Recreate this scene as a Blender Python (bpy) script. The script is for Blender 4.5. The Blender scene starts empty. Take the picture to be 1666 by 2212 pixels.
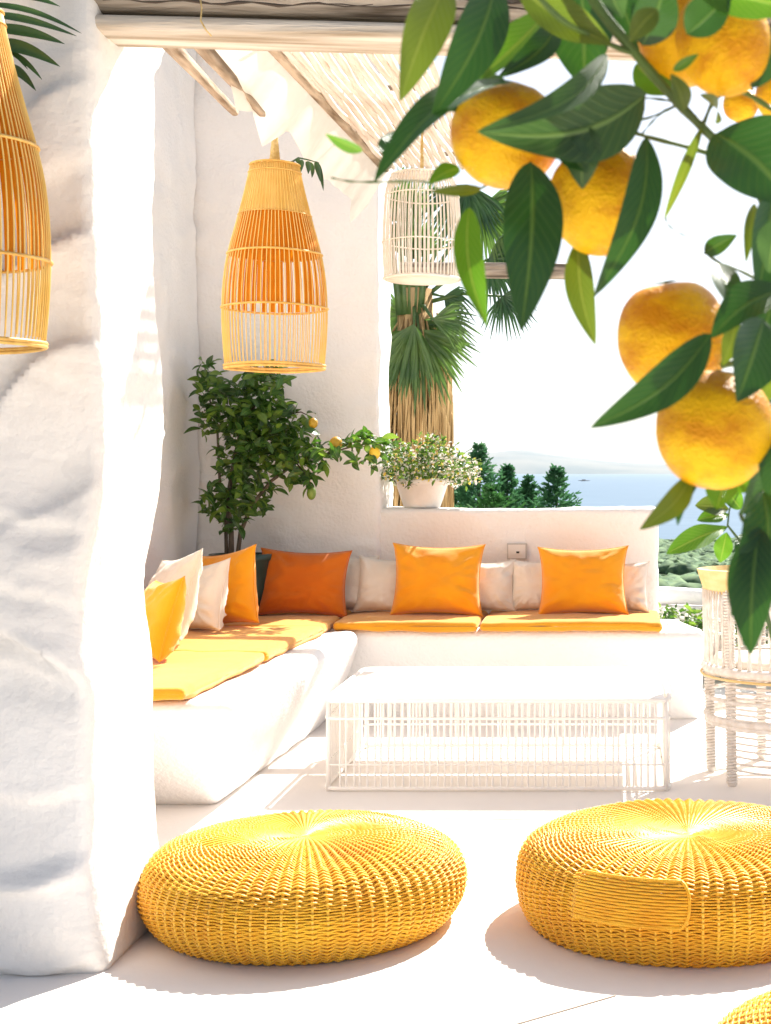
import bpy, math, random
import numpy as np
from mathutils import Vector, Matrix
random.seed(7); rs = np.random.RandomState(7)
R = math.radians; PI = math.pi
S = bpy.context.scene
COL = S.collection

# ------------------------------------------------------------------ camera
EYE = 1.25; F = 3200.0; PX = 1330.0; PY = 1018.0      # measured on the photo at 1666 x 2212
cam = bpy.data.cameras.new('camera'); camo = bpy.data.objects.new('camera', cam); COL.objects.link(camo)
camo.location = (0, 0, EYE); camo.rotation_euler = (R(90), 0, 0)
cam.sensor_fit = 'VERTICAL'; cam.sensor_height = 36; cam.lens = F / 2212 * 36
cam.shift_x = -(PX - 833) / 2212; cam.shift_y = -(1106 - PY) / 2212
cam.clip_start = 0.05; cam.clip_end = 120000
cam.dof.use_dof = True; cam.dof.focus_distance = 5.5; cam.dof.aperture_fstop = 16
S.camera = camo

# ------------------------------------------------------------------ light
SUN_EL, SUN_AZ = 45.0, 27.0          # azimuth measured clockwise from +Y
w = bpy.data.worlds.new('World'); S.world = w; w.use_nodes = True
nt = w.node_tree; nt.nodes.clear()
sky = nt.nodes.new('ShaderNodeTexSky'); sky.sky_type = 'NISHITA'; sky.sun_disc = False
sky.sun_elevation = R(SUN_EL); sky.sun_rotation = R(SUN_AZ); sky.dust_density = 1.6; sky.ozone_density = .5; sky.air_density = .85; sky.altitude = 50
bg = nt.nodes.new('ShaderNodeBackground'); bg.inputs['Strength'].default_value = 0.07
wo = nt.nodes.new('ShaderNodeOutputWorld')
hs = nt.nodes.new('ShaderNodeHueSaturation'); hs.inputs['Saturation'].default_value = .62; nt.links.new(sky.outputs[0], hs.inputs['Color']); nt.links.new(hs.outputs[0], bg.inputs[0]); nt.links.new(bg.outputs[0], wo.inputs[0])
sl = bpy.data.lights.new('sun', 'SUN'); sl.energy = 4.8; sl.angle = R(0.6); sl.color = (1, .95, .87)
so = bpy.data.objects.new('sun', sl); COL.objects.link(so)
sd = Vector((math.sin(R(SUN_AZ)) * math.cos(R(SUN_EL)), math.cos(R(SUN_AZ)) * math.cos(R(SUN_EL)), math.sin(R(SUN_EL))))
so.rotation_euler = sd.to_track_quat('Z', 'Y').to_euler(); so.location = (2, 6, 8)
vs = S.view_settings; vs.view_transform = 'Standard'; vs.look = 'None'; vs.gamma = 1; vs.exposure = 1.45
vs.use_curve_mapping = False
S.cycles.max_bounces = 10; S.cycles.diffuse_bounces = 6; S.cycles.transparent_max_bounces = 8

# ------------------------------------------------------------------ helpers
def P(x, y, d):
    return Vector(((x - PX) * d / F, d, EYE - (y - PY) * d / F))

def mesh(name, V, Fc, m, parent=None, smooth=True, uv=None):
    me = bpy.data.meshes.new(name)
    me.from_pydata([tuple(v) for v in V], [], Fc)
    if uv is not None:
        l = me.uv_layers.new(name='UVMap')
        li = np.zeros(len(me.loops), dtype=np.int32); me.loops.foreach_get('vertex_index', li)
        l.data.foreach_set('uv', np.asarray(uv, dtype=np.float32)[li].ravel())
    if m: me.materials.append(m)
    if smooth: me.polygons.foreach_set('use_smooth', [True] * len(me.polygons))
    o = bpy.data.objects.new(name, me); COL.objects.link(o)
    if parent: o.parent = parent
    return o

def inst(name, src, parent=None, mat4=None):
    o = bpy.data.objects.new(name, src if isinstance(src, bpy.types.Mesh) else src.data)
    COL.objects.link(o)
    if parent: o.parent = parent
    if mat4 is not None: o.matrix_local = mat4
    return o

def tag(o, label=None, cat=None, group=None, kind=None):
    if label: o['label'] = label
    if cat: o['category'] = cat
    if group: o['group'] = group
    if kind: o['kind'] = kind
    return o

def thing(name, label, cat, loc=(0, 0, 0), rz=0, group=None):
    o = bpy.data.objects.new(name, None); COL.objects.link(o); o.empty_display_size = .1
    o.location = loc; o.rotation_euler = (0, 0, rz)
    return tag(o, label, cat, group)

class MB:
    def __init__(s): s.V = []; s.F = []; s.uv = []
    def add(s, V, Fc, uv=None):
        b = len(s.V); s.V += [tuple(v) for v in V]; s.F += [tuple(i + b for i in f) for f in Fc]
        s.uv += list(uv) if uv is not None else [(0, 0)] * len(V)
    def box(s, c, d, rot=None):
        hx, hy, hz = d[0] / 2, d[1] / 2, d[2] / 2
        V = [Vector((x, y, z)) for x in (-hx, hx) for y in (-hy, hy) for z in (-hz, hz)]
        if rot is not None: V = [rot @ v for v in V]
        V = [v + Vector(c) for v in V]
        s.add(V, [(0, 1, 3, 2), (4, 6, 7, 5), (0, 4, 5, 1), (2, 3, 7, 6), (0, 2, 6, 4), (1, 5, 7, 3)])
    def tube(s, pts, r, n=6, closed=False, cap=True):
        pts = [Vector(p) for p in pts]; N = len(pts)
        rr = r if hasattr(r, '__len__') else [r] * N
        V = []; up = None
        for i, p in enumerate(pts):
            a = pts[(i + 1) % N] if (closed or i < N - 1) else pts[i]
            b = pts[(i - 1) % N] if (closed or i > 0) else pts[i]
            t = (a - b).normalized()
            if up is None:
                up = Vector((0, 0, 1)) if abs(t.z) < .9 else Vector((1, 0, 0))
            x = t.cross(up)
            if x.length < 1e-5: x = t.orthogonal()
            x.normalize(); up = x.cross(t)
            for k in range(n):
                an = 2 * PI * k / n
                V.append(p + (x * math.cos(an) + up * math.sin(an)) * rr[i])
        Fc = []
        M = N if closed else N - 1
        for i in range(M):
            j = (i + 1) % N
            for k in range(n):
                l = (k + 1) % n
                Fc.append((i * n + k, i * n + l, j * n + l, j * n + k))
        if cap and not closed:
            Fc.append(tuple(range(n))[::-1]); Fc.append(tuple((N - 1) * n + k for k in range(n)))
        s.add(V, Fc)
    def lathe(s, prof, n=32, c=(0, 0, 0)):
        V = []; Fc = []
        for r, z in prof:
            for k in range(n):
                a = 2 * PI * k / n; V.append((c[0] + r * math.cos(a), c[1] + r * math.sin(a), c[2] + z))
        for i in range(len(prof) - 1):
            for k in range(n):
                l = (k + 1) % n
                Fc.append((i * n + k, i * n + l, (i + 1) * n + l, (i + 1) * n + k))
        s.add(V, Fc)
    def build(s, name, m, parent=None, smooth=True, uv=False):
        return mesh(name, s.V, s.F, m, parent, smooth, s.uv if uv else None)

# vectorised gradient-free value noise
_perm = rs.permutation(4096).astype(np.int64); _val = rs.rand(4096) * 2 - 1
def vnoise(p):
    p = np.asarray(p, float); i = np.floor(p).astype(np.int64); f = p - i; f = f * f * f * (f * (f * 6 - 15) + 10)
    def h(a, b, c): return _val[_perm[(_perm[(_perm[a & 4095] + b) & 4095] + c) & 4095]]
    x, y, z = i[..., 0], i[..., 1], i[..., 2]; fx, fy, fz = f[..., 0], f[..., 1], f[..., 2]
    def L(a, b, t): return a + (b - a) * t
    return L(L(L(h(x, y, z), h(x + 1, y, z), fx), L(h(x, y + 1, z), h(x + 1, y + 1, z), fx), fy),
             L(L(h(x, y, z + 1), h(x + 1, y, z + 1), fx), L(h(x, y + 1, z + 1), h(x + 1, y + 1, z + 1), fx), fy), fz)
def fbm(p, sc, o=3, seed=0):
    p = np.asarray(p, float) * sc + seed * 17.3; s = 0; a = 1; t = 0
    for _ in range(o): s = s + a * vnoise(p); t += a; a *= .5; p = p * 2.03 + 5.1
    return s / t
def ridge(p, sc, o=3, seed=0):
    p = np.asarray(p, float) * sc + seed * 11.7; s = 0; a = 1; t = 0
    for _ in range(o): s = s + a * (1 - np.abs(vnoise(p)) * 2); t += a; a *= .5; p = p * 2.1 + 3.3
    return s / t

def rbox(name, lo, hi, r, res, m, parent=None, disp=None, warp=None, base_free=False):
    """rounded box, one displaced shell"""
    lo = np.array(lo, float); hi = np.array(hi, float); sz = hi - lo
    n = [max(2, int(math.ceil(s / res)) + 1) for s in sz]
    def ax(k):
        a = np.linspace(lo[k], hi[k], n[k])
        e = np.array([0, .3, .6, 1.0]) * r * 1.0
        a = np.unique(np.round(np.concatenate([a, lo[k] + e, hi[k] - e]), 6)); return a[(a >= lo[k] - 1e-9) & (a <= hi[k] + 1e-9)]
    A = [ax(0), ax(1), ax(2)]
    key = {}; V = []; Fc = []
    for k in range(3):
        u, v = [(1, 2), (2, 0), (0, 1)][k]
        for side in (0, 1):
            c = (lo, hi)[side][k]
            idx = np.zeros((len(A[u]), len(A[v])), int)
            for i, a in enumerate(A[u]):
                for j, b in enumerate(A[v]):
                    q = [0, 0, 0]; q[k] = c; q[u] = a; q[v] = b
                    kk = (round(q[0], 5), round(q[1], 5), round(q[2], 5))
                    g = key.get(kk)
                    if g is None: g = key[kk] = len(V); V.append(q)
                    idx[i, j] = g
            for i in range(len(A[u]) - 1):
                for j in range(len(A[v]) - 1):
                    f = (idx[i, j], idx[i + 1, j], idx[i + 1, j + 1], idx[i, j + 1])
                    Fc.append(tuple(int(t) for t in (f if side else f[::-1])))
    V = np.array(V); q = np.clip(V, lo + r, hi - r); d = V - q
    L = np.linalg.norm(d, axis=1, keepdims=True); N = d / np.maximum(L, 1e-9)
    V = q + N * r
    if disp is not None: V = V + N * disp(V, N)[:, None]
    if warp is not None: V = warp(V)
    return mesh(name, V, Fc, m, parent)

# ------------------------------------------------------------------ materials
def mat(name, c, rough=.7, c2=None, nsc=6, bump=0, bsc=40, spec=.4, trans=0, stretch=(1, 1, 1), detail=5, sheen=0, coords='Object', tcol=None, lo=.35, hi=.65, coat=0):
    m = bpy.data.materials.new(name); m.use_nodes = True; t = m.node_tree; b = t.nodes['Principled BSDF']
    b.inputs['Base Color'].default_value = (*c, 1); b.inputs['Roughness'].default_value = rough
    b.inputs['Specular IOR Level'].default_value = spec; b.inputs['Sheen Weight'].default_value = sheen
    b.inputs['Coat Weight'].default_value = coat
    tc = t.nodes.new('ShaderNodeTexCoord'); mp = t.nodes.new('ShaderNodeMapping'); mp.inputs['Scale'].default_value = stretch
    t.links.new(tc.outputs[coords], mp.inputs[0])
    col = None
    if c2 is not None:
        n = t.nodes.new('ShaderNodeTexNoise'); n.inputs['Scale'].default_value = nsc; n.inputs['Detail'].default_value = detail
        t.links.new(mp.outputs[0], n.inputs['Vector'])
        r = t.nodes.new('ShaderNodeValToRGB'); r.color_ramp.elements[0].position = lo; r.color_ramp.elements[1].position = hi
        r.color_ramp.elements[0].color = (*c, 1); r.color_ramp.elements[1].color = (*c2, 1)
        t.links.new(n.outputs[0], r.inputs[0]); t.links.new(r.outputs[0], b.inputs['Base Color']); col = r.outputs[0]
    if bump:
        n2 = t.nodes.new('ShaderNodeTexNoise'); n2.inputs['Scale'].default_value = bsc; n2.inputs['Detail'].default_value = 6
        t.links.new(mp.outputs[0], n2.inputs['Vector'])
        bp = t.nodes.new('ShaderNodeBump'); bp.inputs['Strength'].default_value = bump; bp.inputs['Distance'].default_value = .01
        t.links.new(n2.outputs[0], bp.inputs['Height']); t.links.new(bp.outputs[0], b.inputs['Normal'])
    if trans:
        tr = t.nodes.new('ShaderNodeBsdfTranslucent'); mx = t.nodes.new('ShaderNodeMixShader'); mx.inputs[0].default_value = trans
        if tcol: tr.inputs[0].default_value = (*tcol, 1)
        elif col: t.links.new(col, tr.inputs[0])
        else: tr.inputs[0].default_value = (*c, 1)
        o = t.nodes['Material Output']
        t.links.new(b.outputs[0], mx.inputs[1]); t.links.new(tr.outputs[0], mx.inputs[2]); t.links.new(mx.outputs[0], o.inputs[0])
    return m

def leafmat(name, c, vein, tcol, trans=.45, rough=.38, spots=True):
    m = bpy.data.materials.new(name); m.use_nodes = True; t = m.node_tree; b = t.nodes['Principled BSDF']
    N = t.nodes.new; K = t.links.new
    b.inputs['Roughness'].default_value = rough; b.inputs['Specular IOR Level'].default_value = .5
    uv = N('ShaderNodeUVMap'); sp = N('ShaderNodeSeparateXYZ'); K(uv.outputs[0], sp.inputs[0])
    a = N('ShaderNodeMath'); a.operation = 'SUBTRACT'; a.inputs[1].default_value = .5; K(sp.outputs[0], a.inputs[0])
    ab = N('ShaderNodeMath'); ab.operation = 'ABSOLUTE'; K(a.outputs[0], ab.inputs[0])
    mid = N('ShaderNodeMapRange'); mid.inputs[1].default_value = .015; mid.inputs[2].default_value = .05; mid.inputs[3].default_value = 1; mid.inputs[4].default_value = 0
    K(ab.outputs[0], mid.inputs[0])
    # side veins: sin of (v - |u|)
    m1 = N('ShaderNodeMath'); m1.operation = 'MULTIPLY_ADD'; m1.inputs[1].default_value = -.55; K(ab.outputs[0], m1.inputs[0]); K(sp.outputs[1], m1.inputs[2])
    m2 = N('ShaderNodeMath'); m2.operation = 'MULTIPLY'; m2.inputs[1].default_value = 75; K(m1.outputs[0], m2.inputs[0])
    m3 = N('ShaderNodeMath'); m3.operation = 'SINE'; K(m2.outputs[0], m3.inputs[0])
    m4 = N('ShaderNodeMapRange'); m4.inputs[1].default_value = .75; m4.inputs[2].default_value = 1; m4.inputs[3].default_value = 0; m4.inputs[4].default_value = .30
    K(m3.outputs[0], m4.inputs[0])
    mx = N('ShaderNodeMath'); mx.operation = 'MAXIMUM'; K(mid.outputs[0], mx.inputs[0]); K(m4.outputs[0], mx.inputs[1])
    tc = N('ShaderNodeTexCoord'); n = N('ShaderNodeTexNoise'); n.inputs['Scale'].default_value = 30; n.inputs['Detail'].default_value = 5; K(tc.outputs['Object'], n.inputs[0])
    oi = N('ShaderNodeObjectInfo')
    ad = N('ShaderNodeMath'); ad.operation = 'ADD'; K(n.outputs[0], ad.inputs[0]); K(oi.outputs['Random'], ad.inputs[1])
    rp = N('ShaderNodeMapRange'); rp.inputs[1].default_value = .5; rp.inputs[2].default_value = 1.5; K(ad.outputs[0], rp.inputs[0])
    c1 = N('ShaderNodeMixRGB'); K(rp.outputs[0], c1.inputs[0])
    c1.inputs[1].default_value = (c[0] * .75, c[1] * .75, c[2] * .75, 1); c1.inputs[2].default_value = (c[0] * 1.6, c[1] * 1.35, c[2], 1)
    c2 = N('ShaderNodeMixRGB'); K(mx.outputs[0], c2.inputs[0]); K(c1.outputs[0], c2.inputs[1]); c2.inputs[2].default_value = (*vein, 1)
    K(c2.outputs[0], b.inputs['Base Color'])
    bp = N('ShaderNodeBump'); bp.inputs['Strength'].default_value = .6; bp.inputs['Distance'].default_value = .002; K(mx.outputs[0], bp.inputs['Height']); K(bp.outputs[0], b.inputs['Normal'])
    tr = N('ShaderNodeBsdfTranslucent'); c3 = N('ShaderNodeMixRGB'); K(mx.outputs[0], c3.inputs[0]); c3.inputs[1].default_value = (*tcol, 1); c3.inputs[2].default_value = (vein[0]*1.2, vein[1]*1.2, vein[2], 1); K(c3.outputs[0], tr.inputs[0])
    ms = N('ShaderNodeMixShader'); ms.inputs[0].default_value = trans
    K(b.outputs[0], ms.inputs[1]); K(tr.outputs[0], ms.inputs[2]); K(ms.outputs[0], t.nodes['Material Output'].inputs[0])
    return m

M = {}
M['plaster'] = mat('plaster', (.815, .79, .77), .85, (.85, .83, .81), 2.2, .6, 55, .2)
M['plaster_rough'] = mat('plaster_rough', (.76, .725, .685), .85, (.82, .79, .755), 2.6, .5, 42, .2)
M['floor'] = mat('floor_paint', (.79, .74, .70), .75, (.83, .79, .75), 1.1, .12, 30, .25)
M['floor_joint'] = mat('floor_joint_filler', (.40, .34, .29), .9)
M['white_paint'] = mat('white_paint', (.87, .84, .80), .45, None, bump=.05, bsc=80)
M['rope_white'] = mat('rope_white', (.84, .80, .76), .8, (.72, .66, .60), 35, .4, 160, .2)
M['wood'] = mat('weathered_wood', (.10, .08, .06), .8, (.48, .42, .35), 7, .9, 22, .2, stretch=(.35, 4, 4), detail=9)
M['wood_pale'] = mat('pale_wood', (.34, .27, .19), .8, (.72, .65, .56), 6, .9, 22, .2, stretch=(.3, 4, 4), detail=8)
M['stick'] = mat('driftwood', (.20, .14, .09), .8, (.56, .45, .34), 9, .6, 26, .2, stretch=(3, .4, 3), detail=8)
M['reed'] = mat('reed', (.66, .56, .47), .8, (.84, .77, .70), 10, .3, 40, .2, stretch=(3, .3, 3))
M['crack'] = mat('dark_crack', (.08, .06, .045), .9)
M['fabric'] = mat('linen_canopy', (.82, .77, .70), .9, (.76, .70, .62), 14, .25, 220, .1, trans=.45, tcol=(.85, .79, .70), sheen=.2)
M['cane'] = mat('cane', (.74, .46, .10), .5, (.84, .58, .18), 25, .15, 60, .4, stretch=(1, 1, .2))
M['cane_edge'] = mat('cane_hoop', (.60, .33, .07), .5, (.74, .46, .12), 30, .2, 80)
M['orange_cane'] = mat('orange_cane', (.60, .185, .0), .6, (.68, .24, .001), 20, .2, 60, .3, stretch=(1, 1, .15), trans=.3)
M['cane_white'] = mat('whitewashed_cane', (.74, .66, .56), .6, (.82, .77, .70), 20, .2, 60)
M['jute'] = mat('jute', (.60, .40, .14), .9, (.78, .58, .28), 60, .5, 220, .1)
M['wick'] = mat('yellow_wicker', (.80, .37, .006), .48, (.88, .50, .02), 7, .25, 120, .45, sheen=.1)
M['wick_stake'] = mat('pale_wicker', (.86, .47, .03), .4, (.90, .55, .07), 24, .2, 120, .5)
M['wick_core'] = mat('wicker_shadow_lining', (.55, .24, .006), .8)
M['cush'] = mat('mustard_cotton', (.70, .28, .008), .85, (.76, .33, .014), 3, .35, 260, .2, sheen=.35)
M['amber'] = mat('amber_velvet', (.78, .27, .001), .8, (.84, .34, .003), 4, .3, 240, .2, sheen=.4)
M['burnt'] = mat('burnt_orange_cotton', (.52, .11, .002), .85, (.58, .14, .004), 4, .3, 240, .2, sheen=.3)
M['cream'] = mat('cream_linen', (.70, .62, .53), .9, (.76, .69, .61), 6, .4, 200, .15, sheen=.2)
M['piping'] = mat('piping', (.80, .42, .05), .8)
M['bark'] = mat('bark', (.055, .045, .035), .9, (.15, .12, .09), 14, .8, 30, .2, stretch=(3, 3, .6))
M['leaf'] = leafmat('citrus_leaf', (.014, .052, .014), (.09, .17, .03), (.05, .17, .012), .2)
M['leaf_lit'] = leafmat('bright_citrus_leaf', (.045, .12, .012), (.2, .3, .04), (.14, .34, .015), .4)  # brighter copy of citrus_leaf: sunlit look put into colour; also the sprig's pale leaves
M['leaf_olive'] = leafmat('olive_citrus_leaf', (.07, .105, .012), (.2, .25, .04), (.18, .27, .02), .35)
M['leaf_pale'] = leafmat('citrus_leaf_underside', (.045, .095, .035), (.16, .26, .07), (.08, .2, .03), .25, .45)
M['bush_leaf'] = leafmat('bush_leaf', (.028, .085, .020), (.16, .27, .05), (.10, .27, .02), .28, .28)
M['bush_leaf2'] = leafmat('bush_leaf_bright', (.08, .17, .025), (.2, .3, .06), (.25, .42, .04), .35, .35)  # corner tree highlights put into leaf colour; also plain variegated shrub foliage
M['stem'] = mat('green_stem', (.10, .17, .035), .6, (.06, .10, .03), 20, .2, 60)
M['palm'] = mat('palm_green', (.045, .10, .03), .4, (.12, .19, .05), 8, .2, 50, .5, trans=.25, tcol=(.16, .32, .05))
M['palm_dark'] = mat('palm_dark_green', (.02, .065, .025), .4, (.05, .12, .03), 8, .2, 50, .5, trans=.15)
M['amber_gold'] = mat('golden_cotton', (.76, .34, .006), .85, (.84, .42, .012), 5, .3, 240, .2, sheen=.3)
M['palm_dry'] = mat('palm_dry_skirt', (.33, .20, .08), .9, (.62, .42, .20), 10, .5, 30, .2, stretch=(4, 4, .4))
M['conifer'] = mat('conifer_green', (.06, .18, .09), .8, (.12, .29, .11), 3, 0, 30, .2, trans=.3)
M['conifer2'] = mat('conifer_pale_green', (.08, .22, .05), .8, (.05, .15, .05), 3, 0, 30, .2, trans=.3)
M['flower'] = mat('white_flower', (.82, .76, .70), .8, trans=.3)
M['flower_y'] = mat('yellow_flower', (.8, .62, .12), .8, trans=.3)
M['pot'] = mat('white_clay', (.80, .76, .72), .8, (.72, .67, .62), 8, .3, 40)
M['pot_dark'] = mat('dark_glazed_clay', (.012, .035, .030), .35, (.03, .06, .05), 5)
M['soil'] = mat('soil', (.06, .045, .03), .95)
M['outlet'] = mat('outlet_plastic', (.74, .68, .62), .4)
M['steel'] = mat('outlet_frame', (.50, .46, .42), .4)
M['dark'] = mat('dark_slot', (.03, .03, .03), .5)
M['scrub'] = mat('scrub_green', (.04, .095, .045), .9, (.12, .19, .08), 1.3, .8, 2.5, detail=8)
M['hill'] = mat('far_hill', (.055, .075, .06), .95, (.15, .14, .10), .0016, detail=8)

def rindmat(name='orange_rind'):
    m = bpy.data.materials.new(name); m.use_nodes = True; t = m.node_tree; b = t.nodes['Principled BSDF']; N = t.nodes.new; K = t.links.new
    tc = N('ShaderNodeTexCoord'); mp = N('ShaderNodeMapping'); mp.inputs['Scale'].default_value = (1, 1, 2.2); K(tc.outputs['Object'], mp.inputs[0])
    n = N('ShaderNodeTexNoise'); n.inputs['Scale'].default_value = 22; n.inputs['Detail'].default_value = 8; n.inputs['Roughness'].default_value = .65; K(mp.outputs[0], n.inputs[0])
    r = N('ShaderNodeValToRGB'); r.color_ramp.elements[0].position = .40; r.color_ramp.elements[1].position = .60
    r.color_ramp.elements[0].color = (.60, .235, .0, 1); r.color_ramp.elements[1].color = (.84, .46, .003, 1); K(n.outputs[0], r.inputs[0]); K(r.outputs[0], b.inputs['Base Color'])
    v = N('ShaderNodeTexVoronoi'); v.inputs['Scale'].default_value = 420; K(tc.outputs['Object'], v.inputs[0])
    bp = N('ShaderNodeBump'); bp.inputs['Strength'].default_value = .8; bp.inputs['Distance'].default_value = .0012; K(v.outputs[0], bp.inputs['Height']); 
    bp2 = N('ShaderNodeBump'); bp2.inputs['Strength'].default_value = .5; bp2.inputs['Distance'].default_value = .003; K(n.outputs[0], bp2.inputs['Height']); K(bp2.outputs[0], bp.inputs['Normal'])
    K(bp.outputs[0], b.inputs['Normal'])
    b.inputs['Roughness'].default_value = .5; b.inputs['Specular IOR Level'].default_value = .22; b.inputs['Subsurface Weight'].default_value = .0; b.inputs['Subsurface Radius'].default_value = (.02, .008, .002)
    b.inputs['Subsurface Scale'].default_value = .5
    return m
M['rind'] = rindmat()

def seamat():
    m = bpy.data.materials.new('sea_water'); m.use_nodes = True; t = m.node_tree; b = t.nodes['Principled BSDF']; N = t.nodes.new; K = t.links.new
    b.inputs['Base Color'].default_value = (.05, .11, .19, 1); b.inputs['Roughness'].default_value = .6; b.inputs['Specular IOR Level'].default_value = .04
    tc = N('ShaderNodeTexCoord'); mp = N('ShaderNodeMapping'); mp.inputs['Scale'].default_value = (.02, .06, .05); K(tc.outputs['Object'], mp.inputs[0])
    n = N('ShaderNodeTexNoise'); n.inputs['Scale'].default_value = 1; n.inputs['Detail'].default_value = 8; K(mp.outputs[0], n.inputs[0])
    r = N('ShaderNodeValToRGB'); r.color_ramp.elements[0].position = .3; r.color_ramp.elements[1].position = .7
    r.color_ramp.elements[0].color = (.10, .155, .215, 1); r.color_ramp.elements[1].color = (.125, .185, .25, 1); K(n.outputs[0], r.inputs[0]); K(r.outputs[0], b.inputs['Base Color'])
    bp = N('ShaderNodeBump'); bp.inputs['Strength'].default_value = .4; bp.inputs['Distance'].default_value = .5; K(n.outputs[0], bp.inputs['Height']); K(bp.outputs[0], b.inputs['Normal'])
    return m
M['sea'] = seamat()

def groundmat():
    m = mat('hillside_ground', (.07, .10, .045), .95, (.34, .25, .16), .035, detail=7, lo=.40, hi=.62); return m
M['ground'] = groundmat()

# ------------------------------------------------------------------ large structure
SEA = -22.0
def hz(x, y):
    d = math.hypot(x, y)
    if d < 12: return -1.6
    pts = [(12, -1.6), (25, -2.6), (60, -4.6), (150, -9.0), (300, -15.0), (450, -22.6), (700, -34), (40000, -34)]
    for (a, za), (b, zb) in zip(pts, pts[1:]):
        if d <= b: return za + (zb - za) * (d - a) / (b - a)
    return -34
ds = [0, 9, 12, 16, 25] + list(range(32, 460, 7)) + [480, 520, 600, 700]
V = []; Fc = []; nA = 240
for d in ds:
    for k in range(nA):
        a = 2 * PI * k / nA; x = d * math.sin(a); y = d * math.cos(a)
        z = hz(x, y)
        V.append((x, y, z))
V = np.array(V); dd_ = np.hypot(V[:, 0], V[:, 1]); V[:, 2] += np.where(dd_ > 20, fbm(np.stack([V[:, 0], V[:, 1], 0 * V[:, 0]], 1), 1 / 60, 3) * np.minimum(3.0, dd_ * .015), 0)
for i in range(len(ds) - 1):
    for k in range(nA):
        l = (k + 1) % nA; Fc.append((i * nA + k, i * nA + l, (i + 1) * nA + l, (i + 1) * nA + k))
tag(mesh('hillside', V, Fc, M['ground']), kind='structure')
mb = MB(); n = 96; rad = [0, 400, 900, 2000, 5000, 12000, 20000, 30000]
V = [(r * math.cos(2 * PI * k / n), r * math.sin(2 * PI * k / n), SEA) for r in rad for k in range(n)]
Fc = [(i * n + k, (i + 1) * n + k, (i + 1) * n + (k + 1) % n, i * n + (k + 1) % n) for i in range(len(rad) - 1) for k in range(n)]
tag(mesh('sea', V, Fc, M['sea'], smooth=False), kind='structure')
# far headland across the water (12 km)
D0 = 12000
prof = [(700, 8), (880, 22), (960, 42), (1010, 55), (1060, 61), (1110, 60), (1160, 52), (1210, 46), (1270, 38), (1340, 31), (1420, 27), (1500, 24), (1600, 20), (1750, 14), (1900, 6)]
V = []; Fc = []; rows = 9; xs = np.arange(600, 2000, 6.0)
for j in range(rows):
    s = j / (rows - 1)
    for x in xs:
        h = float(np.interp(x, [p[0] for p in prof], [p[1] for p in prof]))
        hh = h * D0 / F * math.sin(s * PI / 2) ** .8
        q = (x - PX) * D0 / F
        hh *= 1 + .10 * float(fbm([q / 900, s * 3, 0], 1, 4)) + .05 * float(fbm([q / 150, s * 8, 4], 1, 2))
        V.append((q, D0 + s * 2600, SEA - 5 + hh * 1.03))
W = len(xs)
for j in range(rows - 1):
    for i in range(W - 1): Fc.append((j * W + i, j * W + i + 1, (j + 1) * W + i + 1, (j + 1) * W + i))
tag(mesh('hills', V, Fc, M['hill']), kind='structure')

# terrace floor (sheet with thickness) + its masonry under it
def flr(V, N): return .0018 * fbm(V, .9, 2, 3)
fl = rbox('floor', (-4.5, -1.5, -.35), (4.2, 9.35, 0), .02, .22, M['floor'])
tag(fl, kind='structure')
for k_, (p0, p1) in enumerate(((P(1425, 1636, 4000 / 618), P(1640, 1634, 4000 / 616)), (P(960, 1769, 4000 / 751), P(1160, 1772, 4000 / 754)), (P(1060, 2230, 4000 / 1212), P(1330, 2152, 4000 / 1134)), (P(300, 2050, 4000 / 1032) + Vector((-2.2, 0, 0)), P(300, 2050, 4000 / 1032) + Vector((-.9, 0, 0))))):
    dd = p1 - p0; jb = MB(); jb.box(((p0.x + p1.x) / 2, (p0.y + p1.y) / 2, .0022), (dd.length, .004, .002), Matrix.Rotation(math.atan2(dd.y, dd.x), 3, 'Z'))
    tag(jb.build('floor_joint', M['floor_joint'], None, False), kind='structure')
tb = rbox('retaining_wall', (-4.4, -1.4, -2.6), (4.1, 9.25, -.352), .03, .5, M['plaster'])
tag(tb, kind='structure')

def rough_disp(amp, s1=1.7, seed=0, fine=.0015, strokes=.011):
    def f(V, N):
        q = V + .18 * np.stack([fbm(V, 1.6, 2, seed + 1), fbm(V, 1.6, 2, seed + 2), fbm(V, 1.6, 2, seed + 3)], 1)
        q = q * np.array([1, 1, 1.35])
        return amp * (.8 * fbm(V, s1 * .6, 2, seed) + .55 * (ridge(q, s1, 2, seed + 5) - .5) + .10 * fbm(V, 9, 3, seed + 7)) + fine * fbm(V, 40, 2, seed) + strokes * np.clip(ridge(q * np.array([1, 1, 1.9]) + .25 * fbm(V, 3, 2, seed + 4)[:, None], 2.6, 2, seed + 8) - .35, 0, 1) ** 1.5 * np.clip(fbm(V, 1.1, 2, seed + 6) * 4 + .8, 0, 1)
    return f

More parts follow.
